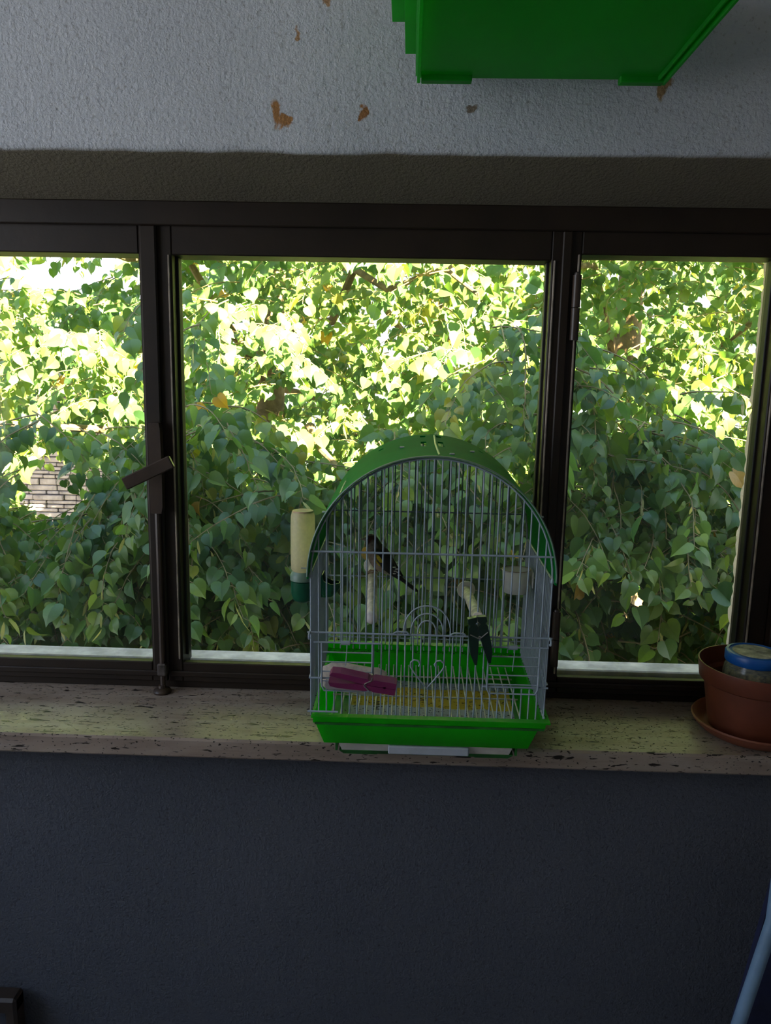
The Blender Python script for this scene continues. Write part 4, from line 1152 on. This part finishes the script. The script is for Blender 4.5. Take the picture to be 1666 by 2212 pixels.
def limb(p0, p1, rs, n=7, sag=.25):
    p0 = np.array(p0, float); p1 = np.array(p1, float); pts = []
    for i in range(n):
        t = i / (n - 1); p = p0 * (1 - t) + p1 * t + np.array([0, 0, sag * math.sin(math.pi * t)]) + (rs.randn(3) * .04 if 0 < i < n - 1 else 0)
        pts.append(tuple(p))
    return pts

def in_void(P, d, ln):
    """openings in the crowns: sky notch upper left, gap onto the stone house, gap onto the yard"""
    d = np.array(d, float); d /= np.linalg.norm(d)
    for k in (0, .35, .7, 1.0):
        q = np.array(P, float) + d * ln * k + np.array((0, 0, -.03 - .12 * k * ln))
        u, v_, _ = px_of(q)
        for (cu, cv, ru, rv) in VOIDS:
            if ((u - cu) / ru) ** 2 + ((v_ - cv) / rv) ** 2 < 1: return True
    return False
VOIDS = [(150, 572, 78, 62), (120, 1045, 72, 82), (1385, 1275, 50, 58), (235, 1010, 25, 28)]
def place_spray(rs):
    """either the near drooping boughs (low, in the building's shade) or the crown further out"""
    if rs.rand() < .50:
        y = rs.uniform(1.2, 2.0); sc = y + .965
        x = rs.uniform(-.62, .64) * sc; z = 1.44 + rs.uniform(-.46, .16) * sc
        top = 1.29 + .16 * vnoise(x, 0, 3.2, 2.0) + .10 * vnoise(x, 0, 8.0, 4.0)
        bough = (((x - .37) / .15) ** 2 + ((z - 1.48) / .22) ** 2 < 1 and rs.rand() < .55) or (((x + .50) / .22) ** 2 + ((z - 1.62) / .08) ** 2 < 1 and rs.rand() < .35)
        if z > top - .10 * (y - 1.05) and not bough: return None
        if rs.rand() > .66 + .68 * vnoise(x, z, 5.5, 1.3): return None
        return x, y, z
    y = rs.uniform(1.75, 3.6); sc = y + .965
    x = rs.uniform(-.62, .64) * sc; z = 1.44 + rs.uniform(-.44, .34) * sc
    e = 2.15 + .42 * vnoise(x, z, 2.6, 5.0)
    if y < e or rs.rand() > math.exp(-(y - e) * .5): return None
    if rs.rand() > .72 + .5 * vnoise(x, z, 4.0, 7.7): return None
    return x, y, z
rsA = np.random.RandomState(5)
folL, folR = Foliage(), Foliage()
count = 0
while count < 4300:
    q = place_spray(rsA)
    if q is None: continue
    x, y, z = q
    a = rsA.uniform(0, 2 * math.pi)
    d = (math.cos(a) * .8, -abs(math.sin(a)) * .6 - .15, rsA.uniform(-.35, .25))
    ln = rsA.uniform(.22, .42)
    if in_void((x, y, z), d, ln): continue
    (folL if x < .34 else folR).spray((x, y, z), d, ln, (rsA.uniform(.034, .052) if y < 1.9 else rsA.uniform(.040, .058)), rsA)
    count += 1
count = 0
while count < 360:  # unseen upper crown, added for the dappled shade it casts
    y = rsA.uniform(1.5, 3.4); x = rsA.uniform(-1.6, 2.6); z = rsA.uniform(2.15, 3.1)
    if (z - 1.44) / (y + .965) < .20 or vnoise(x, z + y * .7, 3.0, 3.3) < .22: continue
    a = rsA.uniform(0, 2 * math.pi)
    (folL if x < .34 else folR).spray((x, y, z), (math.cos(a), math.sin(a), rsA.uniform(-.3, .2)), rsA.uniform(.3, .45), rsA.uniform(.050, .068), rsA)
    count += 1
trL = [(-.75, 3.4, -2.6), (-.70, 3.4, -.6), (-.78, 3.35, 1.2), (-.70, 3.4, 3.2)]
trR = [(1.35, 3.6, -2.6), (1.32, 3.6, -.4), (1.22, 3.55, 1.4), (1.3, 3.6, 3.4)]
limbsL = [(limb((-.72, 3.4, 0.4), (-1.6, 1.8, 1.25), rsA), .035), (limb((-.74, 3.4, .9), (-.2, 1.5, 1.0), rsA), .03), (limb((-.76, 3.4, 1.3), (-1.2, 1.9, 1.9), rsA), .03), (limb((-.76, 3.4, 1.5), (.25, 2.0, 1.75), rsA), .03), (limb((-.75, 3.4, .2), (-.6, 1.5, .5), rsA), .03)]
limbsR = [(limb((1.3, 3.6, .6), (.7, 1.7, 1.0), rsA), .035), (limb((1.25, 3.6, 1.2), (1.7, 2.1, 1.6), rsA), .03), (limb((1.22, 3.6, 1.4), (.6, 2.0, 1.9), rsA), .028), (limb((1.3, 3.6, .3), (1.3, 1.6, .6), rsA), .03)]
build_tree('linden_tree', folL, trL, [.14, .12, .09, .04], limbsL, 'linden tree outside filling the left and middle panes', 300)
build_tree('linden_tree', folR, trR, [.15, .12, .09, .04], limbsR, 'linden tree outside filling the right pane', 300)
# a further tree closing the view behind
folB = Foliage(); rsB = np.random.RandomState(8); count = 0
while count < 1400:
    y = rsB.uniform(4.6, 6.2); sc = y + .965
    x = rsB.uniform(-.62, .64) * sc; z = 1.44 + rsB.uniform(-.46, .30) * sc
    a = rsB.uniform(0, 2 * math.pi)
    d = (math.cos(a), -abs(math.sin(a)) * .5, rsB.uniform(-.3, .3)); ln = rsB.uniform(.45, .75)
    if in_void((x, y, z), d, ln): continue
    folB.spray((x, y, z), d, ln, rsB.uniform(.075, .105), rsB)
    count += 1
trB = [(.3, 5.6, -2.6), (.35, 5.6, 0), (.25, 5.55, 2), (.3, 5.6, 3.6)]
limbsB = [(limb((.3, 5.6, .5), (-1.9, 5.0, 1.5), rsB), .05), (limb((.3, 5.6, .8), (2.2, 5.0, 1.6), rsB), .05), (limb((.3, 5.6, 1.2), (-.8, 5.0, 2.4), rsB), .04)]
build_tree('linden_tree', folB, trB, [.2, .17, .12, .06], limbsB, 'farther linden tree glimpsed behind the nearer foliage', 300)
